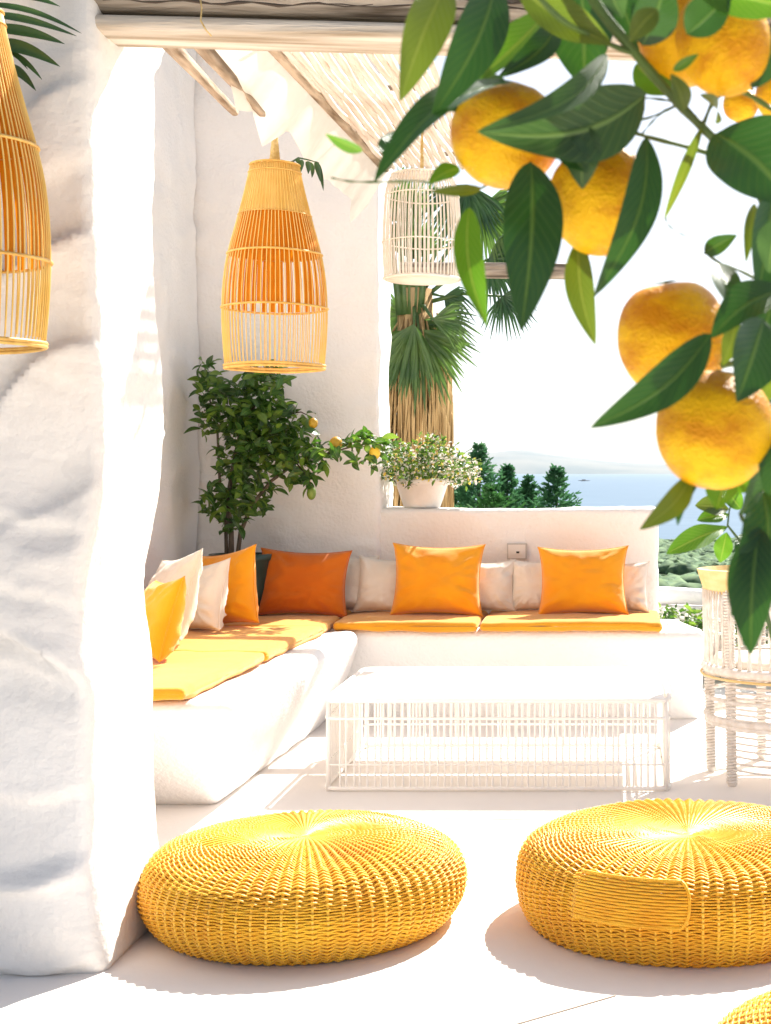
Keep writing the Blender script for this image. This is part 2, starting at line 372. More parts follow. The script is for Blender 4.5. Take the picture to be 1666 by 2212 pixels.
def pil_disp(V, N):
    front = np.clip((3.78 - V[:, 1]) / .10, 0, 1) * np.clip((-1.30 - V[:, 0]) / .10, 0, 1)
    a = rough_disp(.020, 1.9, 3)(V, N)
    q = V * np.array([.8, 1, 1.0]) + .22 * np.stack([fbm(V, 1.3, 2, 31), fbm(V, 1.3, 2, 32), fbm(V, 1.3, 2, 33)], 1)
    out = np.zeros(len(V))
    for k_, (sc_, tilt, am) in enumerate(((1.9, .22, .14), (2.7, -.42, .09), (4.5, .25, .035))):
        f = (q[:, 2] + tilt * q[:, 0]) * sc_ + .75 * vnoise(q * 1.3 + 7 * k_)
        fr = f - np.floor(f)                            # overlapping trowelled lobes, each ending in a lip that faces down
        lobe = (np.where(fr < .05, fr / .05, 1 - (fr - .05) / .95) if k_ != 1 else np.where(fr < .94, fr / .94, (1 - fr) / .06))
        out += am * (lobe - .5) * np.clip(.55 + 1.2 * vnoise(q * 1.2 + 9 + 5 * k_), .05, 1.3)
    return a + front * (out + .024 * ridge(q, 3.2, 3, 6))
# massive plaster pillar in front (its left side runs out of the picture)
def pil_warp(V):
    z = V[:, 2]; c = np.array([-1.9, 3.92])
    fl_ = .035 * np.exp(-(z / .22) ** 2) + .03 * np.exp(-((z - 1.35) / .35) ** 2) - .03 * np.exp(-((z - .95) / .18) ** 2)
    V = V.copy(); V[:, 0] += fl_ * np.clip((V[:, 0] - c[0]) / .6, -1, 1)
    return V
pl = rbox('pillar', (-2.75, 3.68, -.02), (-1.30, 4.20, 3.1), .045, .016, M['plaster_rough'], None, pil_disp, pil_warp)
tag(pl, 'thick rough plastered white pillar, shaded in front and sunlit on its right side', 'pillar')

# back wall, full height part
bw = rbox('wall', (-2.62, 8.10, -.02), (-1.286, 8.50, 4.1), .035, .022, M['plaster'], None, rough_disp(.022, 2.2, 9, .0015, .030))
tag(bw, 'tall white plaster back wall behind the corner tree and basket lamp', 'wall')
lw = rbox('wall', (-2.62, 4.6, -.02), (-2.28, 8.08, 4.1), .035, .03, M['plaster'], None, rough_disp(.03, 2.4, 14, .0015, .032))
tag(lw, 'tall white plaster side wall seen between the pillar and the corner tree', 'wall')
lo_w = rbox('parapet_wall', (-1.31, 8.12, -.02), (.235, 8.42, 1.045), .03, .025, M['plaster'], None, rough_disp(.012, 2.0, 19, .0006, .011))
tag(lo_w, 'low white plaster wall behind the sofa carrying the flower pot', 'wall')

# built-in bench
def bench_warp(V):
    V = V.copy(); z = V[:, 2]
    k = np.clip((.42 - z) / .42, 0, 1) ** 1.3
    sx_ = np.clip((V[:, 0] + 1.95) / .5, 0, 1)
    yr = np.clip((V[:, 1] - 5.2) / 2.2, 0, 1)
    V[:, 0] += sx_ * (-.17 * k + .04 * yr - .02)
    V[:, 1] += .38 * k * np.clip((6.4 - V[:, 1]) / 1.2, 0, 1)
    return V
bl = rbox('plaster_bench', (-2.30, 5.16, -.02), (-1.30, 7.40, .448), .05, .03, M['plaster'], None, rough_disp(.022, 1.6, 23, .001, .004), bench_warp)
tag(bl, 'white plaster bench along the side wall under the mustard cushions', 'bench')
def bench2(V):
    V = V.copy(); z = V[:, 2]; k = np.clip((.40 - z) / .42, 0, 1) ** 1.2
    V[:, 0] -= np.where(V[:, 0] > 0, .03 * k, 0)
    V[:, 0] += np.where(V[:, 0] > .3, -.10 * np.clip((V[:, 1] - 7.6) / .5, 0, 1), 0)
    V[:, 1] += np.where(V[:, 1] < 7.6, .05 * k, 0)
    return V
bb = rbox('plaster_bench', (-2.28, 7.42, -.02), (.455, 8.10, .450), .045, .03, M['plaster'], None, rough_disp(.012, 1.5, 27, .0008, .002), bench2)
tag(bb, 'long white plaster bench below the low back wall, its right end bare', 'bench')

# low parapet at the right with coping, and bedding plants in front of it
mb = MB()
a = Vector((.10, 9.20, 0)); b_ = Vector((3.6, 8.25, 0)); dr = (b_ - a).normalized(); rot = Matrix.Rotation(math.atan2(dr.y, dr.x), 3, 'Z')
pr = thing('garden_wall', 'knee-high garden wall with white rounded coping right of the sofa', 'wall', (0, 0, 0))
mb.box((a + b_) / 2 + Vector((0, 0, .21)), ((b_ - a).length, .16, .43), rot); mb.build('wall_body', M['plaster'], pr, False)
mb = MB(); pts = [a.lerp(b_, i / 24) + Vector((0, 0, .475 + .008 * math.sin(i * .9))) for i in range(25)]
mb.tube(pts, [.055 + .004 * math.sin(i * 1.7) for i in range(25)], 10); mb.build('coping', M['plaster'], pr)

# ------------------------------------------------------------------ pergola
def log(name, a, b, w_, h_, m, parent=None, seed=0, res=.04, crack=True, taper=1.0):
    a = Vector(a); b = Vector(b); L = (b - a).length; n = max(8, int(L / res)); t = (b - a).normalized()
    up = Vector((0, 0, 1)); x = t.cross(up)
    if x.length < .1: x = Vector((1, 0, 0))
    x.normalize(); up = x.cross(t); K = 20; V = []
    for i in range(n + 1):
        s = i / n; c = a + t * (L * s); tp = 1 + (taper - 1) * s
        for k in range(K):
            an = 2 * PI * k / K; ca, sa = math.cos(an), math.sin(an)
            q = (abs(ca) ** 4 + abs(sa) ** 4) ** -.25
            px, pz = ca * q * w_ / 2 * tp, sa * q * h_ / 2 * tp
            V.append((c, px, pz, x, up, s * L, k))
    pos = np.array([[v[0].x + v[1] * v[3].x + v[2] * v[4].x, v[0].y + v[1] * v[3].y + v[2] * v[4].y, v[0].z + v[1] * v[3].z + v[2] * v[4].z] for v in V])
    loc = np.array([[v[5] * 1.0, v[1] * 9 + seed, v[2] * 9] for v in V])
    nn = .010 * fbm(loc, 1.2, 3, seed) + .010 * (ridge(loc * np.array([.6, 3, 3]), 1.4, 2, seed + 2) - .6)
    nn *= min(w_, h_) / .2
    dirn = np.array([[v[1] * v[3].x + v[2] * v[4].x, v[1] * v[3].y + v[2] * v[4].y, v[1] * v[3].z + v[2] * v[4].z] for v in V])
    dirn /= np.maximum(np.linalg.norm(dirn, axis=1, keepdims=True), 1e-6)
    pos += dirn * nn[:, None]
    Fc = [(i * K + k, i * K + (k + 1) % K, (i + 1) * K + (k + 1) % K, (i + 1) * K + k) for i in range(n) for k in range(K)]
    Fc.append(tuple(range(K))[::-1]); Fc.append(tuple(n * K + k for k in range(K)))
    return mesh(name, pos, Fc, m, parent)

bm1 = thing('timber_beam', 'pale sawn timber plank under the grey beam, running right from the pillar', 'beam', (0, 0, 0))
log('beam_body', (-1.36, 3.79, 2.378), (2.6, 3.79, 2.268), .18, .050, M['wood_pale'], bm1, 1)
bm2 = thing('timber_beam', 'grey upper timber beam with long black cracks lying at the top edge', 'beam', (0, 0, 0))
log('beam_body', (-1.36, 3.82, 2.505), (2.6, 3.82, 2.395), .30, .205, M['wood'], bm2, 5)
for k, (x0, x1, z0, z1) in enumerate([(-1.27, -.60, 2.416, 2.402), (-.72, .15, 2.404, 2.388), (-1.0, -.78, 2.43, 2.426), (-.45, -.1, 2.418, 2.408), (.0, .9, 2.39, 2.365)]):
    mb = MB(); pts = [(x0 + (x1 - x0) * i / 20, 3.668 - .003 * math.sin(i * .4), z0 + (z1 - z0) * i / 20 + .004 * math.sin(i * 1.3 + k)) for i in range(21)]
    mb.tube(pts, [0.001 + .0045 * math.sin(PI * i / 20) * (.6 + .4 * math.sin(i * 2.1)) for i in range(21)], 5); mb.build('crack', M['crack'], bm2)
# reed mat and its edge pole
mt = thing('reed_ceiling', 'pale reed mat ceiling slanting above the second lantern', 'ceiling', (0, 0, 0))
def zc(y): return 2.70 + (y - 4.0) * .036
pole_src = None
for k in range(16):
    xx = -1.165 + k * .032 + random.uniform(-.004, .004)
    mb = MB(); r0 = random.uniform(.0120, .0150); ph = random.random() * 6
    pts = [(xx + .006 * math.sin(i * .7 + ph) - .01 * (i / 22), 4.98 + i * (2.72 / 22), zc(4.98 + i * 2.72 / 22) + .004 * math.sin(i * .9 + ph * 2)) for i in range(23)]
    mb.tube(pts, [r0 * (1 + .1 * math.sin(i * 1.9 + ph)) for i in range(23)], 7); mb.build('reed', M['reed'], mt)
for y in (5.2, 6.0, 6.8, 7.5):
    mb = MB(); mb.tube([(-1.24, y, zc(y) + .032), (-.62, y + .01, zc(y) + .032)], .012, 6); mb.build('batten', M['stick'], mt)
log('edge_pole', (-1.205, 3.95, zc(3.95)), (-1.205, 7.75, zc(7.75)), .042, .042, M['stick'], mt, 9)
for nm, x0, ye, ya, s_, lb in (('s', -1.43, 5.57, 3.97, 11, 'short driftwood pole nearest the pillar, ending in a tapered tip'), ('s', -1.335, 5.60, 3.97, 13, 'second driftwood pole from the pillar, half covered by the white cloth')):
    o = log('driftwood_pole', (x0 + .01, ya, 2.63), (x0, ye, 2.60), .062, .062, M['stick'], None, s_, .05, taper=.42)
    tag(o, lb, 'pole', 'driftwood poles under the canopy')
# cloth strip
ny, nx = 150, 14; V = []; Fc = []
ys = np.linspace(4.62, 7.85, ny)
bx = np.interp(ys, [4.0, 4.77, 5.1, 5.3, 5.5, 5.75, 5.9, 6.2, 6.6, 7.0, 7.5, 7.75, 7.85], [-1.40, -1.36, -1.31, -1.335, -1.32, -1.35, -1.29, -1.30, -1.33, -1.33, -1.31, -1.36, -1.28])
bz = np.interp(ys, [4.0, 4.77, 5.1, 5.3, 5.5, 5.75, 5.9, 6.2, 6.6, 7.0, 7.5, 7.75, 7.85], [2.66, 2.64, 2.65, 2.575, 2.60, 2.545, 2.64, 2.63, 2.60, 2.66, 2.64, 2.56, 2.68])
for i, y in enumerate(ys):
    for j in range(nx):
        t = j / (nx - 1); xt, zt = -1.185, zc(y) + .022
        x = xt + (bx[i] - .025 - xt) * t; z = zt + (bz[i] - .025 - zt) * t ** 1.25
        f = .018 * math.sin(y * 8.5 + 2 * math.sin(y * 2.1)) * t + .004 * math.sin(y * 27 + t * 2) * t
        V.append((x - f * .4, y + f * .6, z + f))
for i in range(ny - 1):
    for j in range(nx - 1): Fc.append((i * nx + j, i * nx + j + 1, (i + 1) * nx + j + 1, (i + 1) * nx + j))
cl = mesh('cloth_canopy', V, Fc, M['fabric']); tag(cl, 'white linen cloth strip with wavy hem hanging off the reed ceiling', 'canopy')
far = log('timber_beam', (-1.20, 8.28, 2.375), (-.165, 8.28, 2.365), .10, .085, M['wood'], None, 21)
tag(far, 'short far timber beam jutting from the tall back wall behind the leaves', 'beam')
mb = MB(); o = [P(432, -10, 3.64), P(436, 18, 3.63), P(434, 45, 3.62), P(446, 66, 3.62), P(457, 78, 3.63)]
mb.tube(o, .0022, 5); tag(mb.build('straw', M['jute']), 'thin bent straw dangling over the pale timber plank', 'straw')

# ------------------------------------------------------------------ soft goods
def cushion(name, lo, hi, m, seed, slant=None, parent=None):
    def dp(V, N): return .008 * fbm(V * np.array([1, 1, 2]), 4, 3, seed) + .004 * fbm(V, 14, 2, seed)
    def wp(V):
        V = V.copy()
        cx, cy = (lo[0] + hi[0]) / 2, (lo[1] + hi[1]) / 2
        u = (V[:, 0] - cx) / (hi[0] - lo[0]) * 2; v = (V[:, 1] - cy) / (hi[1] - lo[1]) * 2
        V[:, 2] += np.where(V[:, 2] > (lo[2] + hi[2]) / 2, .010 * (1 - u ** 4) * (1 - v ** 4) - .004, 0)
        if slant: V = slant(V)
        return V
    return rbox(name, lo, hi, .022, .03, m, parent, dp, wp)
def sl1(V):
    V = V.copy(); V[:, 0] += np.where(V[:, 0] > -1.9, (V[:, 1] - 5.2) * .034, 0); return V
cz0, cz1 = .450, .502
cs = []
for (lo, hi, lb, sl_) in (
    ((-2.24, 5.13, cz0), (-1.49, 6.19, cz1), 'mustard seat cushion nearest the camera on the side bench', sl1),
    ((-2.24, 6.205, cz0), (-1.49, 7.22, cz1), 'middle mustard seat cushion on the side bench before the corner', sl1),
    ((-2.24, 7.235, cz0), (-1.425, 8.04, cz1), 'mustard seat cushion filling the bench corner under the burnt orange pillow', None),
    ((-1.415, 7.38, cz0), (-.69, 8.03, cz1), 'sunlit mustard seat cushion left of the amber centre pillow', None),
    ((-.68, 7.38, cz0), (.235, 8.03, cz1), 'sunlit mustard seat cushion at the right end of the long bench', None)):
    o = cushion('seat_cushion', lo, hi, M['cush'], len(cs) + 2, sl_); tag(o, lb, 'cushion', 'mustard seat cushions on the plaster bench'); cs.append(o)

def pillow(lb, m, pos, w_, h_, t_, yaw, lean, roll, seed, grp, cat='pillow'):
    n = 34; V = []; Fc = []
    U = np.linspace(-1, 1, n)
    U = np.sign(U) * (1 - (1 - np.abs(U)) ** 1.35)
    for side in (1, -1):
        for v in U:
            for u in U:
                cx = 1 - .10 * (1 - v * v) + .02 * (abs(v) > .9); cy = 1 - .13 * (1 - u * u)
                th = (max(0, (1 - u ** 2)) * max(0, (1 - v ** 2))) ** .42
                V.append((u * w_ / 2 * cx, side * t_ / 2 * th, v * h_ / 2 * cy))
    V = np.array(V); 
    for s in (0, 1):
        A = V[s * n * n:(s + 1) * n * n]
        uu = np.tile(U, n); vv = np.repeat(U, n); edge = np.clip((1 - np.maximum(abs(uu), abs(vv))) * 4, 0, 1)
        ang = np.arctan2(vv + .15, uu); rr = np.hypot(uu, vv)
        q = np.stack([ang * 2.4, rr * .9, np.full_like(ang, seed)], 1)
        wr = .022 * ridge(q, 1.5, 3, seed) * np.clip(rr * 1.3 - .25, 0, 1) + .016 * fbm(A * np.array([1, 0, 1]), 6, 2, seed + s) + .006 * fbm(A * np.array([1, 0, 2.5]), 15, 2, seed)
        A[:, 1] += (1 if s == 0 else -1) * wr * edge
    for s in (0, 1):
        o = s * n * n
        for i in range(n - 1):
            for j in range(n - 1):
                f = (o + i * n + j, o + i * n + j + 1, o + (i + 1) * n + j + 1, o + (i + 1) * n + j)
                Fc.append(f if s else f[::-1])
    V[:, 2] *= (1 + 0 * V[:, 2]); V[:, 1] += np.where(V[:, 2] < 0, 0, 0)
    bul = 1 + .25 * (-V[:, 2] / (h_ / 2)); V[:, 1] *= bul
    V[:, 2] += h_ / 2 * .97
    key = {}; mp = []; W2 = []
    for v in V:
        k = (round(v[0], 5), round(v[1], 5), round(v[2], 5))
        if k not in key: key[k] = len(W2); W2.append(v)
        mp.append(key[k])
    Fc = [tuple(mp[i] for i in f) for f in Fc]
    o = mesh('pillow', W2, Fc, m)
    o.matrix_world = Matrix.Translation(pos) @ Matrix.Rotation(yaw, 4, 'Z') @ Matrix.Rotation(lean, 4, 'X') @ Matrix.Rotation(roll, 4, 'Y')
    # piping round the edge
    pv = []
    for (ua, va), (ub, vb) in (((-1, -1), (1, -1)), ((1, -1), (1, 1)), ((1, 1), (-1, 1)), ((-1, 1), (-1, -1))):
        for k_ in range(16):
            f_k = k_ / 16; u = ua + (ub - ua) * f_k; v = va + (vb - va) * f_k
            pv.append((u * w_ / 2 * (1 - .10 * (1 - v * v) + .02 * (abs(v) > .9)), 0, v * h_ / 2 * (1 - .13 * (1 - u * u)) + h_ / 2 * .97))
    mb = MB(); mb.tube(pv, .0032, 5, closed=True); mb.build('piping', m, o)
    tag(o, lb, cat, grp)
    return o
GO, GC = 'orange pillows on the bench', 'cream pillows on the bench'
def atp(x, y, d, z=.503): return Vector(((x - PX) * d / F, d, z))
B = lambda w_px, d: w_px * d / F
pillow('burnt orange pillow in the bench corner right of the tree', M['burnt'], atp(652, 0, 7.66), .465, .355, .16, R(3), R(-14), R(2), 1, GO)
pillow('cream pillow half hidden by the right side of the burnt orange pillow', M['cream'], atp(752, 0, 7.86), .30, .31, .13, R(0), R(-12), R(1), 2, GC)
pillow('cream pillow against the left side of the amber centre pillow', M['cream'], atp(826, 0, 7.80), .31, .305, .14, R(-4), R(-14), R(3), 3, GC)
pillow('amber pillow in the middle of the long bench, between two cream pillows', M['amber'], atp(943, 0, 7.68), .475, .385, .18, R(2), R(-15), R(1), 4, GO)
pillow('cream pillow right of the amber centre pillow', M['cream'], atp(1050, 0, 7.84), .32, .285, .13, R(3), R(-13), R(-1), 5, GC)
pillow('cream pillow under the wall socket, left of the last amber pillow', M['cream'], atp(1160, 0, 7.86), .30, .285, .13, R(-2), R(-12), R(1), 6, GC)
pillow('rightmost amber pillow on the long bench', M['amber'], atp(1260, 0, 7.70), .47, .37, .17, R(-2), R(-15), R(-1), 7, GO)
pillow('rightmost cream pillow, peeking out at the end of the bench', M['cream'], atp(1343, 0, 7.86), .29, .275, .12, R(-3), R(-10), R(0), 8, GC)
pillow('bright amber pillow standing askew in front of the tree pot', M['amber'], Vector((-1.87, 7.12, .503)), .37, .38, .17, R(-24), R(-10), R(-10), 9, GO)
pillow('cream pillow directly left of the askew amber pillow', M['cream'], Vector((-1.96, 6.88, .503)), .38, .34, .15, R(-40), R(-16), R(-8), 10, GC)
pillow('large cream pillow next to the pillar, in front of the other cream one', M['cream'], Vector((-1.98, 6.42, .503)), .46, .41, .16, R(-55), R(-18), R(-9), 11, GC)
pillow('amber pillow nearest the pillar, partly hidden by it', M['amber_gold'], Vector((-1.86, 5.86, .503)), .42, .34, .16, R(-60), R(-18), R(-6), 12, GO)

# socket on the low wall
sk = thing('wall_socket', 'small square wall socket above the cream pillows', 'socket', P(1117, 1191, 8.105))
mb = MB(); mb.box((0, 0, 0), (.108, .016, .088)); mb.build('frame', M['steel'], sk, False)
mb = MB(); mb.box((0, -.011, 0), (.094, .008, .074)); mb.build('face_plate', M['outlet'], sk, False)
mb = MB(); mb.box((0, -.018, -.004), (.066, .008, .030)); mb.build('switch', M['outlet'], sk, False)
mb = MB(); mb.box((.006, -.0235, -.004), (.016, .004, .010)); mb.build('slot', M['dark'], sk, False)

# ------------------------------------------------------------------ poufs
def pouf(label, loc, Rm, prof, m_seed, rz, N=64, handle=False, grp='yellow wicker poufs on the terrace', feet=True):
    t = thing('wicker_pouf', label, 'pouf', loc, rz, grp)
    pr = np.array(prof); 
    # smooth the profile (Catmull-Rom)
    q = []
    ext = np.vstack([pr[0] * [-1, 1] if pr[0][0] > 0 else pr[1] * [-1, 1], pr, 2 * pr[-1] - pr[-2]])
    for i in range(1, len(ext) - 2):
        p0, p1, p2, p3 = ext[i - 1], ext[i], ext[i + 1], ext[i + 2]
        for s in np.linspace(0, 1, 24, endpoint=False):
            q.append(.5 * ((2 * p1) + (-p0 + p2) * s + (2 * p0 - 5 * p1 + 4 * p2 - p3) * s * s + (-p0 + 3 * p1 - 3 * p2 + p3) * s ** 3))
    q.append(ext[-2]); q = np.array(q); q[:, 0] = np.maximum(q[:, 0], 0)
    L = np.concatenate([[0], np.cumsum(np.linalg.norm(np.diff(q, axis=0), axis=1))])
    tot = L[-1]
    def at(s):
        r = np.interp(s, L, q[:, 0]); z = np.interp(s, L, q[:, 1]); e = .004
        dr = np.interp(min(s + e, tot), L, q[:, 0]) - np.interp(max(s - e, 0), L, q[:, 0]); dz = np.interp(min(s + e, tot), L, q[:, 1]) - np.interp(max(s - e, 0), L, q[:, 1])
        nrm = math.hypot(dr, dz) or 1
        return r, z, -dz / nrm, dr / nrm
    # lining
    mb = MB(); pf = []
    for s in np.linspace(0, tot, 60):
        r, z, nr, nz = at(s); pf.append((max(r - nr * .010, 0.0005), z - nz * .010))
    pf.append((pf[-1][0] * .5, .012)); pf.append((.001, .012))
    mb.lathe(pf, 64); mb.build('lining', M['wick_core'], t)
    # weavers
    step = .0064; rows = int(tot / step); V = []; Fc = []
    K = 4; nr_ = N * 5
    th = np.linspace(0, 2 * PI, nr_, endpoint=False)
    rr2 = np.random.RandomState(m_seed)
    for i in range(3, rows + 1):
        s = min(i * step, tot); r, z, nx_, nz_ = at(s)
        sgn = 1 if i % 2 else -1
        amp = .0030 * min(1, r / .12); 
        wob = .0012 * np.sin(th * 5 + i * .7) + .0016 * np.sin(th * 3 + i * .21 + m_seed) + rr2.normal(0, .0004, nr_)
        # gentle dents of the whole body
        dent = .0012 * np.sin(th * 4 + z * 20 + m_seed) + .0008 * np.sin(th * 9 + r * 15)
        off = sgn * amp * np.cos(N * th / 2) + .0030 * min(1, r / .25) * np.cos(N * th) + dent + wob * .5
        rad = .0034
        tx, tz = -nz_, nx_            # tangent along the profile (r,z) 
        base = len(V)
        ring = []
        for k in range(K):
            an = 2 * PI * k / K + PI / 4
            o_n = off + rad * math.cos(an) * 1.0; o_t = rad * 1.0 * math.sin(an) + wob
            rr = r + nx_ * o_n + tx * o_t; zz = z + nz_ * o_n + tz * o_t
            ring.append(np.stack([rr * np.cos(th), rr * np.sin(th), zz], 1))
        A = np.stack(ring, 1).reshape(-1, 3)
        V.append(A)
    nV = nr_ * K
    idx = np.arange(nr_ * K).reshape(nr_, K); nxt = np.roll(idx, -1, 0)
    f = np.stack([idx, np.roll(idx, -1, 1), np.roll(nxt, -1, 1), nxt], -1).reshape(-1, 4)
    FF = np.concatenate([f + i * nV for i in range(len(V))]); VV = np.concatenate(V)
    o = mesh('weave', VV, FF.tolist(), M['wick'], t); o['kind'] = 'stuff'
    # stakes
    mb = MB(); pts = []
    for s in np.linspace(.004, tot, 44):
        r, z, nx_, nz_ = at(s); pts.append((r + nx_ * (.0006 if r > .30 else .0025), 0, z + nz_ * (.0006 if r > .30 else .0025)))
    mb.tube(pts, [.0016 + .0030 * min(1, i / 9) for i in range(44)], 5)
    st = mb.build('stake', M['wick_stake'], t)
    for k in range(1, N):
        inst('stake', st, t, Matrix.Rotation(2 * PI * k / N, 4, 'Z'))
    mb = MB(); r, z, _, _ = at(.0); mb.lathe([(.001, z + .006), (.012, z + .0055), (.022, z + .002), (.030, z - .003)], 20); mb.build('hub', M['wick_stake'], t)
    # plaited foot ring
    r, z, _, _ = at(tot); mb = MB()
    for ph in (0, PI):
        mb.tube([((r - .004 + .005 * math.cos(40 * a + ph)) * math.cos(a), (r - .004 + .005 * math.cos(40 * a + ph)) * math.sin(a), z + .005 * math.sin(40 * a + ph)) for a in np.linspace(0, 2 * PI, 240, endpoint=False)], .0045, 5, closed=True)
    mb.build('base_rim', M['wick'], t)
    if feet:
        for a in (R(240), R(330), R(60), R(150)):
            mb = MB(); c = (r * .93 * math.cos(a - rz), r * .93 * math.sin(a - rz)); mb.lathe([(.001, 0), (.016, 0), (.020, .02), (.016, z + .01)], 10, (c[0], c[1], 0)); mb.build('foot', M['cane_edge'], t)
    if handle:
        h = bpy.data.objects.new('handle', None)
        a0, a1 = R(-90 - 40) - rz, R(-90 - 2.5) - rz
        def hp(s, a, off):
            r, z, nx_, nz_ = at(s); return ((r + nx_ * off) * math.cos(a), (r + nx_ * off) * math.sin(a), z + nz_ * off)
        s0, s1 = handle; mb = MB(); n = 15
        for i in range(n):
            s = s0 + (s1 - s0) * (i + .5) / n; e = math.sqrt(max(0, 1 - ((i + .5) / n * 2 - 1) ** 2))
            aa1 = a1 - R(3.2) * (1 - e)
            mb.tube([hp(s, a0 + (aa1 - a0) * k / 24, .0075 + .0012 * math.sin(k * 1.3 + i * PI)) for k in range(25)], .0039, 5)
        hn = mb.build('handle', M['wick'], t)
        mb = MB(); pts = [hp(s0, a0 + (a1 - a0 - R(2.5)) * k / 20, .009) for k in range(21)]
        for k in range(1, 10): 
            b = PI * k / 10 - PI / 2; e = abs(math.sin(b))**3; pts.append(hp(s0 + (s1 - s0) * (.5 + .5 * math.sin(b)), a1 - R(2.5) * e, .009))
        pts += [hp(s1, a1 - R(2.5) - (a1 - a0 - R(2.5)) * k / 20, .009) for k in range(21)]
        mb.tube(pts, .0045, 6); mb.build('handle_rim', M['wick'], hn)
    return t
pr_r = [(0, .226), (.06, .231), (.16, .240), (.28, .243), (.38, .236), (.438, .216), (.468, .180), (.480, .125), (.474, .070), (.456, .025), (.445, .008)]
pouf('drum-shaped yellow wicker pouf with a woven side handle, under the oranges', (.205, 4.17, 0), .48, pr_r, 3, R(11), 76, handle=(.45, .56))
pr_l = [(0, .230), (.05, .238), (.13, .246), (.22, .245), (.32, .231), (.40, .206), (.442, .172), (.460, .125), (.455, .075), (.428, .030), (.402, .010)]
pl_ = pouf('rounded yellow wicker pouf with a soft domed top, left of the pair', (-.862, 4.12, 0), .46, pr_l, 5, R(4), 72)
pl_.scale = (.955, .955, 1.0)
pouf('third yellow wicker pouf, only its top edge in the bottom right corner', (.60, 2.68, 0), .46, pr_l, 8, R(20), 72)

# ------------------------------------------------------------------ cage coffee table
tbx0, tbx1, tby0, tby1, tz = -1.137, .211, 5.78, 6.70, .365
tt = thing('coffee_table', 'low white wire cage coffee table in front of the sofa', 'table', ((tbx0 + tbx1) / 2, (tby0 + tby1) / 2, 0))
hx, hy = (tbx1 - tbx0) / 2, (tby1 - tby0) / 2
def ringpts(z, hx, hy, r=.05, n=5, cx=0, cy=0):
    pts = []
    for sx, sy, a0 in ((1, 1, 0), (-1, 1, 90), (-1, -1, 180), (1, -1, 270)):
        for k in range(n + 1):
            a = R(a0 + 90 * k / n); pts.append((cx + sx * (hx - r) + r * math.cos(a), cy + sy * (hy - r) + r * math.sin(a), z))
    return pts
for nm, z, r in (('top_rail', tz - .010, .010), ('middle_rail', .285, .006), ('lower_rail', .105, .0035), ('bottom_rail', .012, .009)):
    mb = MB(); mb.tube(ringpts(z, hx, hy), r, 8, closed=True); mb.build(nm, M['white_paint'], tt)
for y0, y1 in ((-hy + .012, .165), (.195, hy - .012)):
    o = rbox('table_top', (-hx + .02, y0, tz - .017), (hx - .02, y1, tz - .001), .006, .3, M['white_paint'], tt)
rod = None
def put_rod(x, y):
    global rod
    if rod is None:
        mb = MB(); mb.tube([(0, 0, .012), (0, 0, tz - .012)], .0044, 6, cap=False); rod = mb.build('rod', M['white_paint'], tt); rod.location = (x, y, 0)
    else:
        inst('rod', rod, tt, Matrix.Translation((x, y, 0)))
nF = 46
for i in range(nF):
    x = -hx + .06 + (2 * hx - .12) * i / (nF - 1) + random.uniform(-.004, .004)
    put_rod(x, -hy); put_rod(x, hy)
for i in range(26):
    y = -hy + .06 + (2 * hy - .12) * i / 25
    put_rod(-hx, y); put_rod(hx, y)
for sx in (-1, 1):
    for sy in (-1, 1):
        mb = MB(); mb.tube([(sx * (hx - .014), sy * (hy - .014), 0), (sx * (hx - .014), sy * (hy - .014), tz - .01)], .010, 8); mb.build('leg', M['white_paint'], tt)

